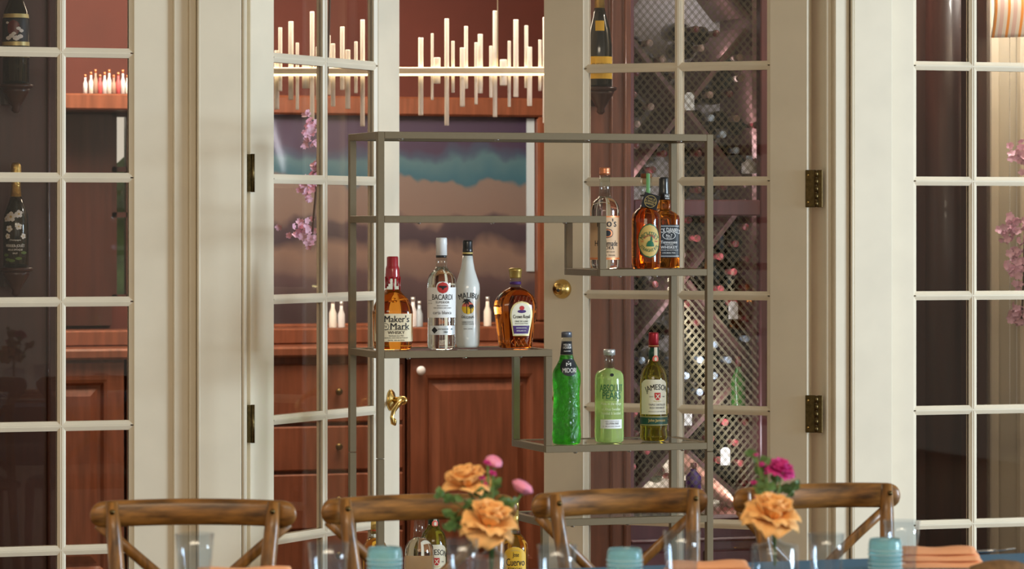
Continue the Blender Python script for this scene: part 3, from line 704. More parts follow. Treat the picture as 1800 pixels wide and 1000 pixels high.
def blossoms(clusters,Y,branch,label,n=26):
    root=empty('blossom_branch',pt(branch[0][0],branch[0][1],Y),label=label,cat='flowers'); R0=root.location.copy()
    m=MB(); m.tube([tuple(a-b for a,b in zip(pt(x,y,Y),R0)) for x,y in branch],.004,6); m.build('twig','bark',root)
    for (cx,cy,rx,ry) in clusters:
        c=pt(cx,cy,Y); s_=scale_at(c[0],Y); m=MB(); rr=random.Random(int(cx+cy))
        for i in range(n):
            a,b,q=rr.gauss(0,.42),rr.gauss(0,.35),rr.gauss(0,.42)
            C=(c[0]+a*rx/s_-R0[0],c[1]+b*.03-R0[1],c[2]+q*ry/s_-R0[2]); t1,t2=rr.uniform(-.9,.9),rr.uniform(-.9,.9); rad=.011+.005*rr.random()
            for k in range(5):
                an=k*2*pi/5+t1; w_=.62
                def P(r,d,h):
                    x=r*cos(an+d); z=r*sin(an+d); y=-h
                    y,z=y*cos(t1)-z*sin(t1),y*sin(t1)+z*cos(t1); x,y=x*cos(t2)-y*sin(t2),x*sin(t2)+y*cos(t2)
                    return (C[0]+x,C[1]+y,C[2]+z)
                m.add([P(0,0,0),P(rad*.7,-w_,.003),P(rad,-.25,.006),P(rad*.92,0,.004),P(rad,.25,.006),P(rad*.7,w_,.003)],[(0,1,2,3),(0,3,4,5)],True)
        m.build('blossom_cluster','blossom_pink',root,kind='stuff')
blossoms([(1795,272,22,30),(1775,405,24,28),(1785,470,26,42),(1800,440,24,60),(1788,556,22,17)],.28,[(1830,-300),(1830,140),(1815,270),(1802,400),(1800,480),(1796,560)],'pink blossom branch hanging behind the right-hand window',34)
blossoms([(545,228,17,38),(545,330,22,26),(535,405,34,34),(555,300,10,20)],1.05,[(590,-330),(575,150),(560,230),(556,330),(548,420)],'pink blossom branch seen through the half-open glazed door leaf',24)

# ------------------------------------------------------------ display stand (etagere)
FYs=-.429; BYs=FYs+.316; SX0=PX(664,FYs); SX1=PX(1254,FYs); T=.020
st=empty('display_stand',(SX0,FYs,0),label='tall open taupe metal display stand holding liquor bottles',cat='shelf')
X=lambda px: PX(px,FYs)-SX0
W_=SX1-SX0; D_=.316
zT=1.713
lev=dict(A=1.474,B=1.319,C=1.089,D=.811,E=.598,F=.336)
xu=X(1066); xm=X(971); xe=X(965)
for (x,y) in ((0,0),(W_-T,0),(0,D_-T),(W_-T,D_-T)):
    box('post','taupe_metal',x,x+T,y,y+T,.785,zT,st,bev=.0012); box('post','taupe_metal',x,x+T,y,y+T,0,.7835,st,bev=.0012)
def hframe(name,x0,x1,zt):
    fr=empty(name); fr.parent=st
    xl=x0+(T if x0<.001 else 0); xr=x1-(T if x1>W_-.001 else 0)
    for y in (0,D_-T): box('rail','taupe_metal',xl,xr,y,y+T,zt-T,zt,fr,bev=.001)
    for x in (x0,x1-T): box('side_rail','taupe_metal',x,x+T,T,D_-T,zt-T,zt,fr,bev=.001)
    return fr
def shelf(x0,x1,zt):
    fr=hframe('shelf_frame',x0,x1,zt)
    box('glass_panel','shelf_glass',x0+T,x1-T,T,D_-T,zt-.0075,zt-.0015,fr)
    for q in (.18,.5,.82):
        MB().lathe([(.004,-.004),(.007,-.001),(.007,0)],10).build('foot_pad','steel',fr,loc=(x0+(x1-x0)*q,T*.5,zt-T))
hframe('top_frame',T*0,W_,zT)
tp=[c for c in st.children if c.name.startswith('top_frame')][0]
for q in (.07,.35,.62,.9): MB().lathe([(.004,-.005),(.009,-.001),(.009,0)],10).build('foot_pad','steel',tp,loc=(W_*q,T*.5,zT-T))
box('glass_panel','shelf_glass',T,W_-T,T,D_-T,zT-.0075,zT-.0015,tp)
shelf(T*0+.0,xu,lev['A']); shelf(xu-T,W_,lev['B']); shelf(0,xm,lev['C']); shelf(xm-T,W_,lev['D']); shelf(xe-T,W_,lev['E']); shelf(0,xe,lev['F'])
for (x,za,zb) in ((xu-T,lev['B'],lev['A']-T),(xm-T,lev['D'],lev['C']-T),(xe-T,lev['F'],lev['E']-T)):
    for y in (0,D_-T): box('upright','taupe_metal',x,x+T,y,y+T,za,zb,st,bev=.001)

# ------------------------------------------------------------ liquor bottles
def newb(px,basey,Y,shelfz,name,label,e=2,fy=1,rz=-TH,n=40):
    p=pt(px,basey,Y); s_=scale_at(p[0],Y)
    return Bottle(px,(p[0],Y,shelfz+.0005),name,label,'bottle',s_,basey,e,fy,rz,'liquor bottles on the display stand',n)
YM=FYs+.15
def neck_shell(b,pr): return b.part('neck','bottle_neck_glass',pr,e=2,fy=1)
# whisky with red wax (square-ish)
def makers():
    b=newb(690,613,FYs+.15,lev['C'],'whiskey_bottle','square amber whiskey bottle with dripping red wax neck',e=3.2,fy=.9,rz=-.13)
    b.part('glass_body','amber',[(29,613),(32,611),(33.5,600),(34.5,560),(35,548),(33,538),(26,524),(16,514),(12.5,508)],body=True)
    neck_shell(b,[(12.3,508),(11.5,495),(11,470)])
    b.part('wax_cap','red_wax',[(12.6,489),(12.8,486),(12.2,474),(11.8,471),(11.6,470),(10.2,466),(10,452),(9,450)],e=2,fy=1)
    m=MB()
    for a,l in ((-2.2,10),(-1.57,22),(-1.0,14),(-.3,24),(.6,10),(2.2,15),(3.4,18)):
        r=12.6/b.s; z=(613-488)/b.s; x,y=r*cos(a),r*sin(a); m.tube([(x,y,z+.004),(x*1.0,y*1.0,z-l/b.s*.6),(x*1.0,y*1.0,z-l/b.s)],[.0035,.0026,.003],8)
    m.build('wax_drips','red_wax',b.o)
    l=b.shape('label_cream',550,599,34); 
    b.texts('ink',[("Maker's",12,3,559,0,1,44),('Mark',12,8,572,0,1,34),('WHISKY',5.5,2,583,0,1,30),('Handmade since 1953',2.6,2,588.5,0,1,26),('KENTUCKY STRAIGHT BOURBON',2,2,578,0,1,40),('DISTILLED, AGED AND BOTTLED BY',2,2,592.5,0,1,42),('750 ML  45% ALC/VOL',2.2,2,596.5,0,1,30),('IV',5,-17,572.5)],l)
    b.shape('ink',566.4,578.6,circ(6.1),-17,eps=.0009,name='seal_ring',parent=l); b.shape('label_cream',567.4,577.6,circ(5.1),-17,eps=.001,name='seal_field',parent=l)
    b.shape('ink_grey',556,567,4,-27,eps=.001,name='side_crest',parent=l,nx=3,ny=3)
makers()
def bacardi():
    b=newb(776,617,FYs+.10,lev['C'],'rum_bottle','clear rum bottle with white cap and round red emblem')
    b.part('glass_body','bacardi_glass',[(21,617),(24,614),(25,608),(24.5,570),(25,505),(24.5,494),(21,486),(13,477),(10,472)],body=True)
    neck_shell(b,[(9.8,472),(9.5,455)])
    b.part('band','black_cap',[(9.9,456),(9.9,452)]); b.part('cap','white_cap',[(9.8,452),(9.6,434),(9.9,433),(9.7,424),(9,421)])
    l=b.shape('label_white',508,561,38,0,nx=30)
    b.shape('label_white',498,508,lambda t:12.2*sqrt(max(0,1-(t*.85)**2)),3,nx=12)
    b.shape('ink_red',498.6,518.6,circ(10),3,eps=.0012,name='emblem',parent=l)
    m=b.shape('ink',505,512,lambda t:(1.2+1.5*t if t<.35 else 1.7+6.5*(t-.35)/.35 if t<.7 else 8.2-2.5*(t-.7)/.3),3,eps=.0016,name='bat_mark',parent=l,nx=8,ny=8)
    b.texts('ink',[('BACARDI',10,2.5,525,0,1,38),('SUPERIOR',4,2.5,534,0,1.25,24),('RON SUPERIOR PUERTO RICO',2,2.5,544,0,1,32),('PREMIUM CRAFTED RUM',1.8,2.5,540,0,1,20)],l)
    b.texts('ink_grey',[('carta blanca',6,2,552,0,1,34),('RUM 1 LITER',2,-22,536,0,1,10),('40% ALC',2,-22,531,0,1,10)],l)
    l2=b.shape('label_silver',575,591,30,2,nx=20); b.texts('ink',[('SANTIAGO DE CUBA',3,8,581,0,1,28),('1862',3,8,586)],l2)
    b.shape('ink',577,589,lambda t:6*(1-abs(2*t-1)),-12,eps=.0011,name='diamond_mark',parent=l2,nx=4,ny=6)
    b.part('base_tint','ink_green',[(15,615.8),(15,615.2)]) if 0 else None
bacardi()
def malibu():
    b=newb(822,613.5,FYs+.20,lev['C'],'coconut_rum_bottle','opaque white rum bottle with black cap and palm sunset print')
    b.part('glass_body','malibu_glass',[(18,613),(20.5,609),(21.5,592),(21.8,575),(21.8,510),(21,502),(17,490),(12.5,476),(10,462),(9,452)],body=True)
    b.part('cap','black_cap',[(9,452),(9,440),(8.5,439),(8.7,428),(8,425)])
    b.part('cap_band','ink_gold',[(9.15,449),(9.15,446)])
    b.texts('ink',[('MALIBU',10,2,521,44,1.02,38),('ORIGINAL',4.5,1,560,-40,1.1,24),('CARIBBEAN RUM WITH',2,1,568,0,1,22),('COCONUT LIQUEUR',2,1,571.5,0,1,22),('700ML  21%VOL',1.8,1,580,0,1,16)])
    l=b.shape('ink_yellow',532,554.5,circ(11.2),1,name='sun_print'); b.shape('ink_pink',532.6,541,lambda t:11*sqrt(max(0,1-(.25+.75*t)**2)),1,eps=.0009,name='sky_print',parent=l)
    b.shape('ink',531,553,.7,-1,eps=.0014,name='palm_trunk',parent=l,nx=2,ny=6); b.shape('ink',540,553,.6,6,eps=.0014,name='palm_trunk',parent=l,nx=2,ny=6)
    for cx,cy,r in ((-1,530,8.5),(6.5,538.5,5.5)):
        m=MB()
        for k in range(7):
            a=k*2*pi/7+.25
            for (q,wd) in ((0,.0),):
                p=[]
                for t,wv in ((0,.5),(.35,1.3),(.7,1.1),(1,.1)):
                    ex=cx+r*t*cos(a); ey=cy+r*t*sin(a)*.72+t*t*3
                    p.append((ex-wv*sin(a),ey+wv*cos(a))); p.append((ex+wv*sin(a),ey-wv*cos(a)))
                m.add([b.fp(x/b.s,(b.by-y)/b.s,.0018) for x,y in p],[(0,2,3,1),(2,4,5,3),(4,6,7,5)])
        m.build('palm_fronds','ink',l)
malibu()
def crown():
    b=newb(906,613.5,FYs+.14,lev['C'],'whisky_decanter','round-shouldered amber whisky bottle with gold cap and cut-glass base',e=2.5,fy=.62,n=48,rz=0)
    b.part('glass_body','amber_dark',[(27,613.5),(30,611),(31,600),(33,585),(37,555),(38.5,542),(37,532),(31,521),(20,512),(10.5,507)],body=True)
    neck_shell(b,[(9.8,507),(9.6,491)]); b.shape('label_purple',494,504,12,name='neck_label',R=10.2/b.s) if 0 else b.part('neck_band','label_purple',[(9.9,502),(9.9,497)],e=2,fy=1)
    b.part('cap','gold_cap',[(10,491),(10.5,489),(11.2,480),(12.2,478),(12.2,475),(9,473)],e=2,fy=1)
    aw=arch(.62); 
    l=b.shape('label_gold',531,592,lambda t:(15+6*min(1,t/.55))*(1 if t<.6 else sqrt(max(0,1-((t-.6)/.4)**2.4))),4,name='label',ny=22)
    l2=b.shape('label_ivory',533.5,590,lambda t:(13+5.5*min(1,t/.55))*(1 if t<.6 else sqrt(max(0,1-((t-.6)/.4)**2.4))),4,eps=.001,name='label_field',parent=l,ny=22)
    b.shape('label_purple',574,588,lambda t:13.4+2.5*t,4,eps=.0014,name='purple_band',parent=l)
    b.shape('label_purple',546,552,lambda t:8*sqrt(max(0,1-(2*t-1)**2)),4,eps=.0014,name='cushion_print',parent=l); b.shape('ink_red',539,547,circ(4.5),4,eps=.0016,name='crown_print',parent=l)
    b.texts('ink',[('Crown Royal',6.5,4,559,0,1,31),('FINE DE LUXE',3,4,566.5,0,1,24),('Blended Canadian Whisky',2,4,570.5,0,1,24)],l,eps=.0018); b.texts('ink_white',[('CROWN ROYAL',2.4,4,578,0,1,20),('DISTILLING CO.',2.2,4,583,0,1,18)],l,eps=.002)
    m=MB()   # cut diamond lines round the base
    for i in range(-6,7):
        for sg in (1,-1):
            q=[b.fp((i*9+sg*t*9)/b.s,(613.5-610+t*14)/b.s,.0007) for t in (0,.25,.5,.75,1)] if abs(i*9)<26 and abs(i*9+sg*9)<28 else None
            if q: m.tube(q,.0007,5)
    for i in range(-3,4):
        q=[b.fp((i*7+t*10)/b.s,(613.5-540+t*18)/b.s,.0004) for t in (0,.3,.6,1)]; m.tube(q,.0006,5)
    m.build('cut_pattern','amber_gold',b.o)
crown()
def midori():
    b=newb(996,778,FYs+.07,lev['D'],'melon_liqueur_bottle','bright green textured liqueur bottle with black neck labels')
    b.n=96
    import bmesh
    pr=[(22,778),(24,776),(25,768)]
    ys=list(range(766,620,-4)); rr=random.Random(5)
    def hw(y):
        pts=[(768,25),(740,24.3),(715,23.2),(690,22.6),(670,24.3),(655,24.8),(648,23),(640,18),(630,13),(621,11)]
        for (a,ra),(c,rc) in zip(pts[:-1],pts[1:]):
            if c<=y<=a: return ra+(rc-ra)*(a-y)/(a-c)
        return 11
    pr=pr+[(hw(y),y) for y in ys]; P=b.P(pr); b.prof=P; n=56; vs=[]; fs=[]
    for j,(r,z) in enumerate(P):
        for k in range(n):
            y=778-z*b.s; amp=.0011 if 662<y<768 else 0
            q=r+amp*rr.uniform(-1,1); vs.append((q*cos(2*pi*k/n),q*sin(2*pi*k/n),z))
    for j in range(len(P)-1):
        for k in range(n): fs.append((j*n+k,j*n+(k+1)%n,(j+1)*n+(k+1)%n,(j+1)*n+k))
    fs.append(tuple(range(n))[::-1]); fs.append(tuple((len(P)-1)*n+k for k in range(n)))
    m=MB(); m.add(vs,fs,False); m.build('glass_body','midori_glass',b.o); b.n=40
    nk=b.P([(11,621),(9.3,606),(8.8,592)])
    b.part('neck','bottle_neck_glass',[(10.8,622),(9.2,606),(8.8,591)])
    b.part('neck_label','label_black',[(11.2,621),(9.6,606),(9.2,598)]); b.part('cap','grey_cap',[(9.2,591),(9.3,583),(8.4,581)])
    sv=b.prof; b.prof=b.P([(11.2,621),(9.6,606),(9.2,598)]); b.texts('ink_white',[('MELON',3.8,1,604,0,1,13),('LIQUEUR',3.8,1,609,0,1,15),('Japanese',2.6,1,615,0,1,12)],eps=.001); b.prof=sv
    l=b.shape('label_black',629,658,lambda t:(16*sqrt(max(.05,1-(1-min(1,t/.6))**2)) if t<.6 else 16-6*(t-.6)/.4),4,eps=.0016,ny=16)
    b.texts('ink_white',[('MIDORI',8,5,648,0,1,24),('M',6,3,638,0,1,8),('+',4,3,633.5)],l,eps=.0024)
midori()
def pear():
    b=newb(1071,777,FYs+.10,lev['D'],'pear_vodka_bottle','pale green vodka bottle with short neck and silver cap')
    b.part('glass_body','pear_liquid',[(22,777),(25,774),(25.5,768),(25.5,668),(24.5,658),(20,652),(11,649),(9.2,647)],body=True)
    neck_shell(b,[(9,647),(8.6,636),(9.3,634),(8.8,624)]); b.part('cap','silver_cap',[(10.3,624),(10.5,616),(9.6,614)])
    b.texts('ink_green',[('ABSOLUT',13,4,681,0,1,44),('PEARS',12.5,4,694,0,1,34),('PEAR FLAVORED VODKA',1.8,4,702,0,1,22)])
    b.texts('ink_pearl',[('Made in the village',5,3,709,0,1,38),('of Åhus Sweden',5,3,717,0,1,34),('blended & bottled',5,3,725,0,1,36)])
    l=b.shape('label_white',736,752,21,4); b.texts('ink_grey',[('GLUTEN FREE',3.6,5,743,0,1,24),('ABSOLUT VODKA COMPANY',1.6,5,739,0,1,26),('1L  38% ALC/VOL SWEDEN',1.8,4,748,0,1,32)],l)
    b.shape('ink',655,661,circ(3.4),4,name='medallion',nx=6,ny=6)
pear()
def irish(px,basey,Y,z,label):
    b=newb(px,basey,Y,z,'irish_whiskey_bottle',label); d=basey-775
    f=lambda L_:[(h,y+d) for h,y in L_]
    b.part('glass_body','jameson_glass',f([(20,775),(23.5,772),(24.3,765),(23,756),(24,750),(24,672),(23,660),(19,648),(12,640),(9.8,632)]),body=True)
    b.part('neck','green_foil',f([(9.9,633),(9.2,611)])); b.part('cap','red_cap',f([(9,611),(8.8,602),(9.2,600),(8.8,590),(8.8,587),(8,585)]))
    b.part('cap_band','ink_gold',f([(9.15,609),(9.1,608)]))
    sv=b.prof; b.prof=b.P(f([(9.9,633),(9.2,611)])); b.shape('label_ivory',611+d,626+d,3,3.5,name='neck_strip'); b.shape('ink_pink',625+d,638+d,circ(5.5),3,eps=.0013,name='neck_seal'); b.shape('label_ivory',628+d,635+d,circ(2.2),3,eps=.0018,name='seal_mark'); b.prof=sv
    l=b.shape('label_ivory',667+d,728+d,lambda t:26 if t<.84 else 26*sqrt(max(0,1-((t-.84)/.20)**2)),0,nx=26,ny=24)
    b.texts('ink',[('JAMESON',10,6,681.5+d,46,1,44)],l)
    b.texts('ink_grey',[('ESTD',2.2,-5,697+d),('1780',2.2,17,697+d),('TRIPLE DISTILLED',3.4,6,711+d,0,1,32),('IRISH WHISKEY',3.4,6,716.5+d,0,1,28),('PRODUCT OF IRELAND',1.8,6,723+d,0,1,32)],l)
    b.shape('ink_red',690+d,703+d,lambda t:5.5 if t>.4 else 5.5*sqrt(max(0,.15+t*2.1)),6,eps=.001,name='crest',parent=l); 
    b.texts('label_ivory',[('X',8,6,696.5+d)],l,eps=.0015); b.texts('ink_gold',[('SINE METU',2.2,6,705.5+d,-20,1,14)],l)
    l2=b.shape('label_green',731+d,748+d,34,0,nx=26); b.texts('ink_gold',[('John Jameson',5,6,739+d,0,1,32)],l2)
    for y in (732.3,746.4): b.shape('ink_gold',y+d-.5,y+d+.5,34,0,eps=.001,name='gold_line',parent=l2,nx=26,ny=1)
irish(1149,775,FYs+.13,lev['D'],'dark green whiskey bottle with red cap and ivory label on the right middle shelf')
def titos(px,basey,Y,z,label,rz=-TH,back=False):
    b=newb(px,basey,Y,z,'vodka_bottle',label,rz=rz); d=basey-472.5; f=lambda L_:[(h,y+d) for h,y in L_]
    b.part('glass_body','clear_spirit',f([(22,472.5),(25,470),(25.5,462),(25.5,372),(24.5,362),(20,354),(13,349),(10.8,346)]),body=True)
    neck_shell(b,f([(10.5,346),(9.4,330),(9,308)])); b.part('cap','copper_cap',f([(9.4,308),(9.6,303),(9.2,302),(9.6,297),(9,295)]))
    l=b.shape('label_tan',380+d,457+d,42,0,nx=30)
    for y0,y1 in ((380,382.5),(453,456.5)): b.shape('label_orange',y0+d,y1+d,42,0,eps=.001,name='copper_line',parent=l,nx=30,ny=1)
    b.texts('ink',[("Tito's",14,2,392+d,0,1,40),('Handmade',10,3,428+d,0,1,44),('VODKA',6,3,436+d,0,1.2,26),('DISTILLED & BOTTLED BY',2,3,443+d,0,1,30),('AUSTIN  TEXAS',2.2,3,449+d,0,1,32)],l)
    b.shape('ink',402+d,419+d,circ(10.5),4,eps=.001,name='seal_ring',parent=l); b.shape('label_orange',403.3+d,417.7+d,circ(9),4,eps=.0014,name='seal_field',parent=l); b.shape('ink',405+d,416+d,circ(6),4,eps=.0018,name='seal_print',parent=l)
titos(1063,472.5,FYs+.14,lev['B'],'clear vodka bottle with copper cap and tan label on the top right shelf')
def michters():
    b=newb(1136,473,FYs+.10,lev['B'],'rye_bottle','amber rye bottle with oval yellow label and dark hanging neck tag')
    b.part('glass_body','amber_dark',[(23,473),(25.5,470),(26,460),(26,386),(24.5,378),(19,371),(11.5,366),(10.4,361)],body=True)
    neck_shell(b,[(10.2,361),(9.8,340),(10.4,337),(9.8,314)]); b.part('stopper','cork_brown',[(9.6,314),(9.8,308),(9.2,306)])
    b.part('cork','label_tan',[(6.5,325),(6.5,314.2)])
    sv=b.prof; b.prof=b.P([(10.6,361),(10.6,306)]); b.shape('green_strip',306,350,3.4,3,eps=.0004,name='tax_strip',ny=6); b.prof=sv
    l=b.shape('ink_green',394,454,circ(20.5),5,name='label',nx=20,ny=24); l2=b.shape('label_mustard',396,452,circ(19),5,eps=.0010,name='label_field',parent=l,nx=20,ny=24)
    b.texts('ink_green',[("MICHTER'S",8.5,5,412,17,1,36),('STRAIGHT RYE',5.5,5,441,-17,1,36)],l,eps=.0016); b.texts('ink_red',[('SINGLE BARREL',3.4,5,414.5,11,1,24),('US',3,-8,425),('No1',3,18,425)],l,eps=.0016)
    b.shape('ink_green',424,434,lambda t:7*sqrt(max(0,1-(t*.95)**2)),6,eps=.0016,name='still_print',parent=l); b.shape('ink_green',413,424,lambda t:2.2-1.2*t,8,eps=.0016,name='still_neck_print',parent=l,nx=3)
    s_=b.s; tg=MB(); hw,hh=14/s_,13.5/s_
    tg.bbox(-hw,hw,-.0008,.0008,-hh,hh,.0004); t=tg.build('neck_tag','label_black',b.o,loc=(7/s_,-.021,(473-355)/s_),rot=(.18,radians(16),0))
    m=MB(); 
    for a0 in range(24):
        a=a0*2*pi/24; c=(a0+1)*2*pi/24; r0,r1=10.2/s_,10.9/s_
        m.add([(r0*cos(a),-.0012,r0*sin(a)),(r1*cos(a),-.0012,r1*sin(a)),(r1*cos(c),-.0012,r1*sin(c)),(r0*cos(c),-.0012,r0*sin(c))],[(0,3,2,1)])
    m.fixn=False; m.build('tag_ring','ink_gold',t)
    m=MB()
    for (tx,y) in (('THIS IS',4.5),('A SINGLE',0),('BARREL',-4.5)):
        vs,fs=text_verts(tx,1.4,1,0); k=3.4/s_; m.add([(v[0]*k,-.0013,v[1]*k+y/s_) for v in vs],fs)
    m.build('lettering','ink_gold',t)
    m=MB(); m.lathe([(10.8/s_,(473-346)/s_),(11/s_,(473-344.5)/s_),(10.8/s_,(473-343)/s_)],20); m.build('tag_cord','black_cap',b.o)
michters()
def jack():
    b=newb(1167,471.5,FYs+.22,lev['B'],'tennessee_whiskey_bottle','square amber whiskey bottle with black label and black cap',e=4.5,fy=1,rz=-.08)
    b.part('glass_body','amber',[(23,471.5),(25,469),(25,386),(24,380),(19,375.5),(11.5,371),(10.5,366),(11.2,362),(10.2,352)],body=True)
    b.part('cap','black_cap',[(10.3,352),(9.4,338),(8.8,327),(8.8,315),(8,312)],e=2)
    sv=b.prof,b.e; b.e=2; b.prof=b.P([(10.3,352),(9.4,338),(8.8,327)]); b.texts('ink_white',[('No.7',5,4,345,0,1,10),('BRAND',2,4,349.5)],eps=.001); b.prof,b.e=sv
    l=b.shape('label_black',395.5,453,24.5,0,nx=20)
    for y in (398,450.5): b.shape('ink_white',y-.4,y+.4,21,0,eps=.0009,name='border_line',parent=l,ny=1)
    b.texts('ink_white',[("JACK DANIEL'S",7.5,2,405.5,50,1,43),('Old',2.4,2,409.5),('No.7',5,2,414.5,0,1,11),('BRAND',2,2,419),('Tennessee',5.2,2,426,0,1,30),('SOUR MASH',2,2,430.5,0,1,16),('WHISKEY',4.8,2,435,0,1,30),('DISTILLED AND BOTTLED BY',1.7,2,440,0,1,34),('LYNCHBURG, TENN.',2.2,2,445,0,1,24)],l)
    for yy,rx,ry in ((414.5,11,6.5),):
        m=MB()
        for k in range(32):
            a,c=k*2*pi/32,(k+1)*2*pi/32
            q=[b.fp((2+rx*g*cos(t))/b.s,(471.5-yy+ry*g*sin(t))/b.s,.0011) for t in (a,c) for g in (1,1.1)]; m.add(q,[(0,1,3,2)])
        m.build('oval_ring','ink_white',l)
jack()
# lower left shelf
zF=lev['F']; yF=lambda Y,px:HOR+(CAM[2]-zF)*scale_at(PX(px,Y),Y)
irish(762,yF(FYs+.24,762),FYs+.24,zF,'dark green whiskey bottle on the lowest shelf behind the clear vodka bottle')
titos(737,yF(FYs+.14,737)+0,FYs+.14,zF,'clear vodka bottle with copper cap on the lowest shelf',rz=pi-.25)
def cuervo(px,Y,label,front=True):
    by=yF(Y,px); b=newb(px,by,Y,zF,'tequila_bottle',label,e=2.4); f=lambda L_:[(h,by-y) for h,y in L_]
    b.part('glass_body','amber_gold',f([(19,0),(22,2),(23,12),(23,100),(22,110),(15,122),(11,127)]),body=True)
    neck_shell(b,f([(10.5,127),(9.5,133),(8,137)])); b.part('neck_foil','gold_foil',f([(7.6,134),(6.6,170)])); b.part('cap','gold_cap',f([(7.2,170),(7.4,182),(6.5,184)]))
    b.part('foil_ring','ink_red',f([(7.9,141),(7.8,139.5)]),e=2)
    if front:
        l=b.shape('label_yellow',by-106,by-30,lambda t:19 if t<.8 else 19*sqrt(max(.05,1-((t-.8)/.21)**2)),0,ny=20)
        b.texts('ink',[('Jose',8,2,by-92,0,1,11),('Cuervo',13,1,by-80,0,1,32),('ESPECIAL',5,1,by-68,0,1,26)],l); b.texts('ink_gold',[('TEQUILA',2.4,1,by-101,16,1,18)],l)
cuervo(905,FYs+.13,'golden tequila bottle with yellow arched label on the lowest shelf')
cuervo(659,FYs+.17,'golden tequila bottle with gold foil neck behind the stand post',False)

# ------------------------------------------------------------ chairs
def chair(px,topy,wpx,rot,label,zt=.882):
    p=ptz(px,topy,zt); s_=scale_at(p[0],p[1])
    c=empty('cross_back_chair',(p[0],p[1],0),rot,label=label,cat='chair',group='cross back chairs along the far side of the table'); H=.2125; h=.0275
    # curved top rail with rounded ends
    N=36; m=MB(); vs=[]; fs=[]; sec=12
    def cy(x): return .032*(1-(x/H)**2)
    ring=[]
    for i in range(N+1):
        u=sin(pi*(i/N-.5)); x=H*u; e=abs(u); t=(H-abs(x))/ .028
        hh=h*(sqrt(max(0,1-(1-t)**2)) if t<1 else 1); hh=max(hh,.002); th=.0125*(sqrt(max(0.02,1-(1-t)**2)) if t<1 else 1)
        for k in range(sec):
            a=2*pi*k/sec; ca,sa=cos(a),sin(a); q=1/((abs(ca)**3.5+abs(sa)**3.5)**(1/3.5))
            vs.append((x, cy(x)+th*q*ca, zt-h+hh*q*sa-.004*e*e))
    for i in range(N):
        for k in range(sec): fs.append((i*sec+k,i*sec+(k+1)%sec,(i+1)*sec+(k+1)%sec,(i+1)*sec+k))
    fs.append(tuple(range(sec))); fs.append(tuple(N*sec+k for k in range(sec))[::-1]); m.add(vs,fs,True); m.fixn=True; m.build('top_rail','oak',c)
    for s in (-1,1):
        MB().tube([(s*.166,-.020,zt-.004),(s*.162,-.027,zt-.06),(s*.152,-.046,zt-.16),(s*.158,-.052,.62),(s*.165,-.05,.46),(s*.172,.0,.2),(s*.18,.04,.0)],[.0125,.0155,.0165,.017,.018,.017,.014],12).build('back_post','oak_vertical',c)
        b=MB(); b.lathe([(.0055,0),(.005,.003),(.002,.0045)],12,axis='y'); b.build('bolt','old_brass',c,loc=(s*.164,-.023-.0145,zt-.022),rot=(0,0,pi))
        # crossing brace, bent back to clear the sitter
        q=[]
        for t in (0,.2,.4,.6,.8,1): q.append((s*(.196-.34*t), .008+.030*sin(pi*t)+(.004*s), zt-.050-.30*t))
        MB().tube(q,.0115,8,ry=.006,up=(0,1,0)).build('cross_brace','oak_vertical',c)
        MB().tube([(s*.195,-.44,.45),(s*.2,-.45,.2),(s*.2,-.455,0)],[.018,.017,.014],12).build('front_leg','oak_vertical',c)
        MB().tube([(s*.175,.01,.2),(s*.198,-.445,.2)],.011,8).build('stretcher','oak',c)
    m=MB(); m.lathe([(.205,.452),(.222,.456),(.222,.474),(.212,.482)],36,c=(0,-.235,0),e=3.4); m.build('seat','oak',c)
    return c
TC=TH
chair(340,878,360,-radians(16),'cross back oak chair beside the cream pilaster at the left door hinge')
chair(738,870,337,-radians(2),'cross back oak chair in front of the lowest bottles, behind the taller bouquet')
chair(1091,860,320,radians(5),'cross back oak chair in front of the display stand end and wine rack')
chair(1437,851,312,radians(6),'cross back oak chair behind the single orange rose vase')
for c in [o for o in COL.objects if o.name.startswith('cross_back_chair')][2:]: c.scale=(.98,1,1)

# ------------------------------------------------------------ table and what stands on it
TZ=.75; TY=ptz(1800,972,TZ)[1]; tx0,tx1=-2.6,2.15; ty0=TY-1.05
tb=empty('dining_table',((tx0+tx1)/2,(TY+ty0)/2,0),label='long dining table under the blue tablecloth',cat='table')
hx,hy=(tx1-tx0)/2,(TY-ty0)/2
box('tabletop','oak',-hx+.01,hx-.01,-hy+.01,hy-.01,TZ-.04,TZ-.006,tb,bev=.004)
for a in (-1,1):
    for b in (-1,1): box('leg','oak_vertical',a*(hx-.15)-.035,a*(hx-.15)+.035,b*(hy-.12)-.035,b*(hy-.12)+.035,0,TZ-.041,tb,bev=.005)
m=MB(); m.bbox(-hx,hx,-hy,hy,TZ-.005,TZ,.0015)
rr=random.Random(2)
def skirt(side):
    def fn(u,v):
        wv=.010*sin(u*70)*(1-v); 
        if side in 'fb': s=1 if side=='f' else -1; return (-hx+2*hx*u, s*(hy+wv*.6+.004*(1-v)), TZ-.003-.22*(1-v))
        s=1 if side=='r' else -1; return (s*(hx+wv*.6+.004*(1-v)), -hy+2*hy*u, TZ-.003-.22*(1-v))
    return fn
for sd,n in (('f',120),('b',120),('l',40),('r',40)): m.grid(n,4,skirt(sd))
m.build('tablecloth','blue_cloth',loc=((tx0+tx1)/2,(TY+ty0)/2,0),label='plain blue tablecloth on the long dining table',cat='tablecloth')

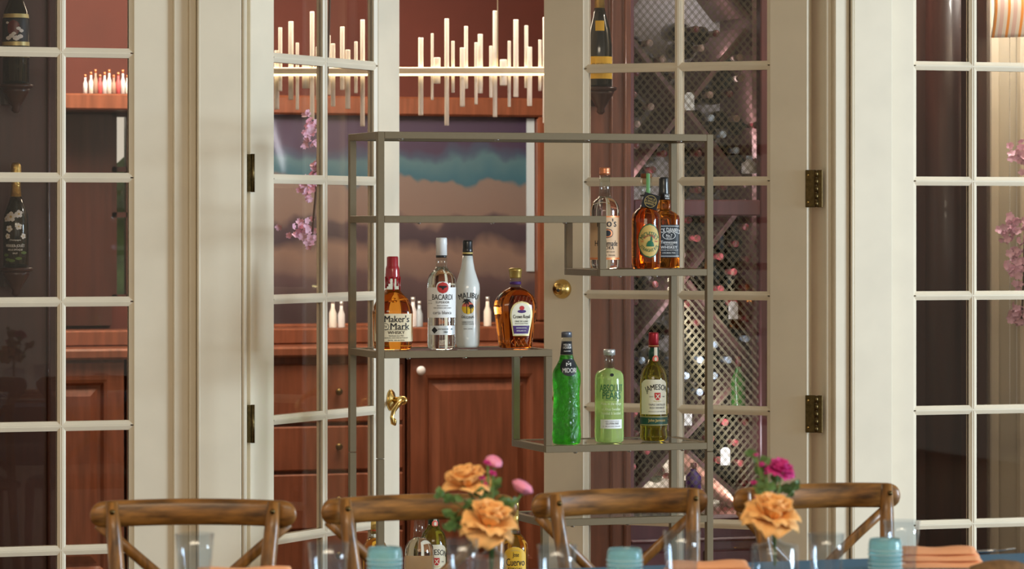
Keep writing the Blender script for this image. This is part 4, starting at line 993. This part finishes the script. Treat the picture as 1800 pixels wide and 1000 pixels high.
def at_table(px,topy,h): return ptz(px,topy,TZ+h)
def tumbler(px,topy,wpx,label,h=.130):
    p=at_table(px,topy,h); s_=scale_at(p[0],p[1]); r=wpx/s_/2
    o=MB(); o.lathe([(r*.74,0),(r*.76,.002),(r*.80,h*.35),(r*.92,h*.75),(r,h),(r-.0022,h),(r*.92-.0025,h*.75),(r*.80-.003,h*.35),(r*.72,.012),(r*.3,.010)],40,capb=True,capt=True)
    o.build('water_glass','tumbler_glass',loc=(p[0],p[1],TZ+.0006),label=label,cat='glass',group='clear water glasses on the table'); return p
tumbler(342,938,69,'clear water glass in front of the chair by the left pilaster')
tumbler(577,954,73,'clear water glass beside the teal cup, before the second chair post')
tumbler(813,947,57,'clear water glass beside the taller bouquet vase',.147)
tumbler(979,958,70,'clear water glass between the bouquet and the middle teal cup')
tumbler(1198,934,66,'clear water glass in front of the third chair, by a peach napkin')
tumbler(1453,938,65,'clear water glass before the cream pilaster by the right window')
tumbler(1585,915,65,'clear water glass behind the teal cup and peach napkins',.116)
def teal(px,topy,wpx,label,h=.098):
    p=at_table(px,topy,h); s_=scale_at(p[0],p[1]); r=wpx/s_/2
    c=empty('teal_cup',(p[0],p[1],TZ+.0006),label=label,cat='cup',group='beaded teal cups on the table')
    MB().lathe([(r*.90,0),(r*.97,.003),(r*.98,h*.5),(r*.99,h*.88),(r*.95,h*.965),(r*.90,h),(r*.86,h*.99),(r*.90,h*.88),(r*.90,.012),(r*.3,.010)],40).build('body','teal_glass',c)
    m=MB()
    for j in range(9):
        z=h*(.10+.085*j)
        for k in range(44):
            a=2*pi*(k+.5*(j%2))/44; rr_=.0021 if j%4!=2 else .0014
            x,y=r*.985*cos(a),r*.985*sin(a)
            m.add([(x+rr_*cos(a),y+rr_*sin(a),z),(x-rr_*sin(a),y+rr_*cos(a),z),(x,y,z+rr_),(x+rr_*sin(a),y-rr_*cos(a),z),(x,y,z-rr_)],[(0,1,2),(0,2,3),(0,3,4),(0,4,1)],True)
    m.build('bead_rows','teal_bead',c,kind='stuff')
teal(676,962,62,'beaded teal cup below the tequila bottle at the stand post')
teal(1098,964,63,'beaded teal cup between two water glasses before the third chair')
teal(1556,947,59,'beaded teal cup beside the peach napkins near the right window')
def napkin(px,py,L_,Wd,rot,label,n=3):
    p=ptz(px,py,TZ+.022); g=empty('folded_napkin',(p[0],p[1],TZ+.014),rot,label=label,cat='napkin',group='peach napkins on plates')
    pl_=empty('dinner_plate',(p[0],p[1],TZ+.0006),label='white plate under the '+label,cat='plate',group='plates on the table')
    MB().lathe([(.085,0),(.09,.002),(.125,.010),(.128,.012),(.122,.0125),(.088,.005),(.0,.005)],48,capt=False).build('plate_body','plate_white',pl_)
    for i in range(n):
        m=MB(); 
        m.grid(14,8,lambda u,v:((u-.5)*L_*(1-.06*i), (v-.5)*Wd*(1-.12*i)+.006*i, .001+.012*i+.011*sin(pi*v)**.5*(1-.15*cos(u*9+i))))
        f=m.build('fold','peach_cloth',g); md=f.modifiers.new('thick','SOLIDIFY'); md.thickness=.003
napkin(1245,1012,.17,.10,radians(-12),'peach napkin between the third water glass and the rose vase')
napkin(1648,986,.17,.10,radians(-14),'peach napkin beside the right-hand teal cup')
napkin(430,1024,.20,.09,radians(-8),'peach napkin beside the leftmost water glass')
# woven holder and fork at the right
p=ptz(1752,1008,TZ+.03); 
rb=empty('woven_ring',(p[0],p[1]-.02,TZ+.030),radians(-14),label='brown woven holder lying beside the right-hand napkin',cat='holder')
m=MB(); m.lathe([(.016,-.06),(.026,-.03),(.029,0),(.026,.03),(.016,.06)],18,axis='x'); m.build('woven_body','rattan',rb)
p=ptz(1742,975,TZ+.02)
fk=empty('fork',(PX(1742,TY-.16),TY-.13,TZ+.018),radians(-70),label='steel fork resting by the woven holder',cat='fork')
m=MB(); m.tube([(-.09,0,-.012),(-.02,0,0),(.03,0,.006)],.003,8); m.build('handle','steel',fk)
m=MB()
for q in (-.0075,-.0025,.0025,.0075): m.tube([(.03,q*.6,.006),(.045,q,.007),(.08,q,.014)],.0013,6)
m.build('tines','steel',fk)

# ------------------------------------------------------------ flowers
def petal_mesh(name,w,h,curl,cup,mat,ruf=0):
    m=MB()
    def fn(u,v):
        a=(u-.5)*2; wd=w*(.35+.65*sin(min(1,v*1.12)*pi*.62))*(1-.45*(max(0,v-.6)/.4)**2)
        x=a*wd; z=h*v*(1-.10*a*a*v); y=-cup*(1-a*a)*sin(v*pi*.6)-curl*max(0,v-.55)**2*4+ruf*sin(a*6)*v
        return (x,y,z)
    m.grid(8,8,fn); return m.mesh(name,mat)
def rose(px,py,dpx,P0,mat,label,s_,tilt=(0,0),layers=((3,.30,.05),(4,.48,.25),(5,.72,.55),(6,.95,.95)),vase=None,name='rose',group=None):
    """P0=(Y) depth plane of the flower centre"""
    c=pt(px,py,P0); R=dpx/s_/2
    r=empty(name,c,label=label,cat='flower',group=group)
    hd=empty('flower_head'); hd.parent=r; hd.rotation_euler=(tilt[0],tilt[1],0); rr=random.Random(int(px))
    meshes=[petal_mesh('petal',R*(.38+.13*i),R*(.95-.02*i),(R*(.10+.10*i) if name!='ranunculus' else -R*.42),R*(.20-.02*i)*(1 if name!='ranunculus' else 2.2),mat,R*.03*i) for i in range(len(layers))]
    for i,(n,rad,open_) in enumerate(layers):
        for k in range(n):
            a=2*pi*k/n+i*.7+rr.uniform(-.15,.15)
            o=link('petal',meshes[i],hd); o.location=(R*rad*.20*cos(a),R*rad*.20*sin(a),-R*.42)
            # petal leans outward (local -y is outward)
            from mathutils import Matrix
            lean=open_*(.95+.2*rr.random())
            o.rotation_euler=(Matrix.Rotation(a+pi/2,4,'Z')@Matrix.Rotation(lean,4,'X')).to_euler()
            md=o.modifiers.new('thick','SOLIDIFY'); md.thickness=.0006
    if vase:
        v=vase; pts=[(0,0,-R*.4),((v[0]-c[0])*.35,(v[1]-c[1])*.35,(v[2]-c[2])*.4),((v[0]-c[0])*.9,(v[1]-c[1])*.9,(v[2]-c[2])*.85),(v[0]-c[0],v[1]-c[1],v[2]-c[2]-.07)]
        MB().tube(pts,.0022,6).build('stem','stem_green',r)
    MB().lathe([(.003,-R*.62),(R*.16,-R*.5),(R*.2,-R*.36)],12).build('calyx','leaf_green',r)
    return r
def sprig(label,start,tips,Y,seed,n=9,size=.020):
    s0=pt(*start,Y); g=empty('leafy_sprig',s0,label=label,cat='leaves'); rr=random.Random(seed)
    m=MB()
    m.grid(2,6,lambda u,v:((u-.5)*2*.40*sin(pi*min(1,v*.96+.03))*1, .12*v*v*0+.18*sin(pi*v)*abs(2*u-1), v)); lm_=m.mesh('leaf','leaf_green')
    for (tx,ty) in tips:
        t=pt(tx,ty,Y+rr.uniform(-.03,.03)); e=tuple(t[i]-s0[i] for i in range(3)); mid=(e[0]*.4,e[1]*.5,e[2]*.62)
        pts=[(0,0,0),mid,e]; MB().tube(pts,.0011,5).build('stem','stem_green',g)
        for k in range(n):
            f=.30+.7*k/(n-1); q=[(a*(1-f)+b*f) for a,b in zip(mid,e)] if f>.5 else [a*f*2*.9 for a in mid]
            o=link('leaf',lm_,g,loc=tuple(q)); sz=size*(.7+.6*rr.random()); o.scale=(sz,sz,sz); o.rotation_euler=(rr.uniform(-1.2,1.2),rr.uniform(-1.9,1.9),rr.uniform(-1,1))
def vase(px,rimy,wpx,label,neck=9,necky=-28,h=.115):
    p=at_table(px,rimy,h); s_=scale_at(p[0],p[1]); r=wpx/s_/2; n=neck/s_
    v=empty('bud_vase',(p[0],p[1],TZ+.0006),label=label,cat='vase',group='clear bud vases on the table')
    nh=h-necky/s_
    MB().lathe([(r*.93,0),(r*.96,.003),(r,h*.5),(r,h*.94),(r*.93,h),(n*1.3,h*1.02),(n,h*1.08),(n,nh-.004),(n*1.25,nh),(n*1.05,nh),(n*.8,nh-.006),(n*.8,h*1.06),(r*.80,h*.97),(r*.93,h*.85),(r*.92,.012),(r*.3,.01)],40).build('glass_body','tumbler_glass',v)
    return (p[0],p[1],TZ+nh)
v1=vase(864,974,52,'clear bud vase holding the taller mixed bouquet',11,-30,.098)
v2=vase(1362,957,84,'clear bud vase holding the single orange rose and magenta flowers',10,-30)
Y1=v1[1]; Y2=v2[1]; s1=scale_at(v1[0],Y1); s2=scale_at(v2[0],Y2)
G='flowers in the bud vases'
rose(818,838,78,Y1+.03,'petal_orange','upright frilled orange rose at the top of the taller bouquet',s1,(.15,-.22),layers=((3,.30,.02),(4,.55,.10),(4,.85,.22),(4,1.1,.42),(3,1.2,1.15)),vase=v1,group=G)
rose(862,905,88,Y1-.03,'petal_orange','open orange rose hanging low over the bouquet vase',s1,(.42,.10),layers=((4,.30,.02),(5,.55,.12),(5,.85,.30),(5,1.0,.95),(4,1.15,1.55)),vase=v1,group=G)
rose(868,812,36,Y1+.02,'petal_pink','small pale pink ranunculus at the top of the bouquet',s1,(.5,.3),layers=((4,.3,.05),(5,.6,.15),(6,1.0,.28),(7,1.5,.40)),vase=v1,name='ranunculus',group=G)
rose(918,857,46,Y1,'petal_pink','pink ranunculus leaning out of the bouquet to the side',s1,(.1,.5),layers=((4,.3,.05),(5,.6,.15),(6,1.0,.28),(7,1.5,.40)),vase=v1,name='ranunculus',group=G)
for x,y in ((857,813),(846,838),(866,831),(853,851)): rose(x,y,15,Y1+.0,'petal_magenta','tiny magenta flower in the taller bouquet',s1,(.6,.2),layers=((3,.4,.2),(5,.9,.8)),vase=v1,name='small_flower',group='tiny magenta flowers in the bouquet')
sprig('spray of small green leaves spreading beside the taller bouquet',(850,940),[(770,868),(785,905),(780,925),(815,880),(800,912),(840,860),(870,850),(885,880),(900,880)],Y1+.02,4,14,.016)
rose(1359,893,88,Y2-.02,'petal_orange','single open orange rose leaning over its bud vase',s2,(.38,.08),layers=((4,.30,.02),(5,.55,.12),(5,.85,.32),(5,1.0,.85),(4,1.15,1.4)),vase=v2,group=G)
rose(1373,820,50,Y2+.02,'petal_magenta','magenta ruffled rose above the single orange rose',s2,(.45,.2),layers=((4,.3,.1),(5,.5,.3),(6,.75,.6),(7,.95,1.0)),vase=v2,group=G)
for x,y,q in ((1337,817,20),(1329,800,12),(1325,849,16),(1347,832,10),(1330,875,10)): rose(x,y,q,Y2+.02,'petal_magenta','tiny magenta bud above the single orange rose',s2,(.3,-.2),layers=((3,.4,.1),(5,.8,.5)),vase=v2,name='flower_bud',group='tiny magenta buds above the single rose')
sprig('green leaves behind the single orange rose',(1365,930),[(1335,812),(1345,850),(1365,850),(1390,862),(1403,850),(1330,845),(1322,800)],Y2+.03,9,7,.020)

# unseen fill lights added behind the rack stiles to brighten the bins
for px_,en,dx_ in ((1120,3.4,.35),(1331,.5,-.35),(1366,1.5,.35)):
    l=bpy.data.lights.new('rack_fill_light','AREA'); l.shape='RECTANGLE'; l.size=.03; l.size_y=2.0; l.energy=en; l.color=(.95,.93,1.0)
    o=bpy.data.objects.new('rack_fill_light',l); COL.objects.link(o); o.location=(PX(px_,WY+.05),WY+.055,1.55)
    from mathutils import Vector
    o.rotation_euler=Vector((dx_,.93,0)).to_track_quat('-Z','Z').to_euler()

area('alcove_fill_light',(PX(1800,.3),.30,CEIL-.06),(PX(1790,.3),.32,0),.3,.2,18,(1.0,.93,.84))  # unseen fill added above the alcove to brighten its wall and blossoms
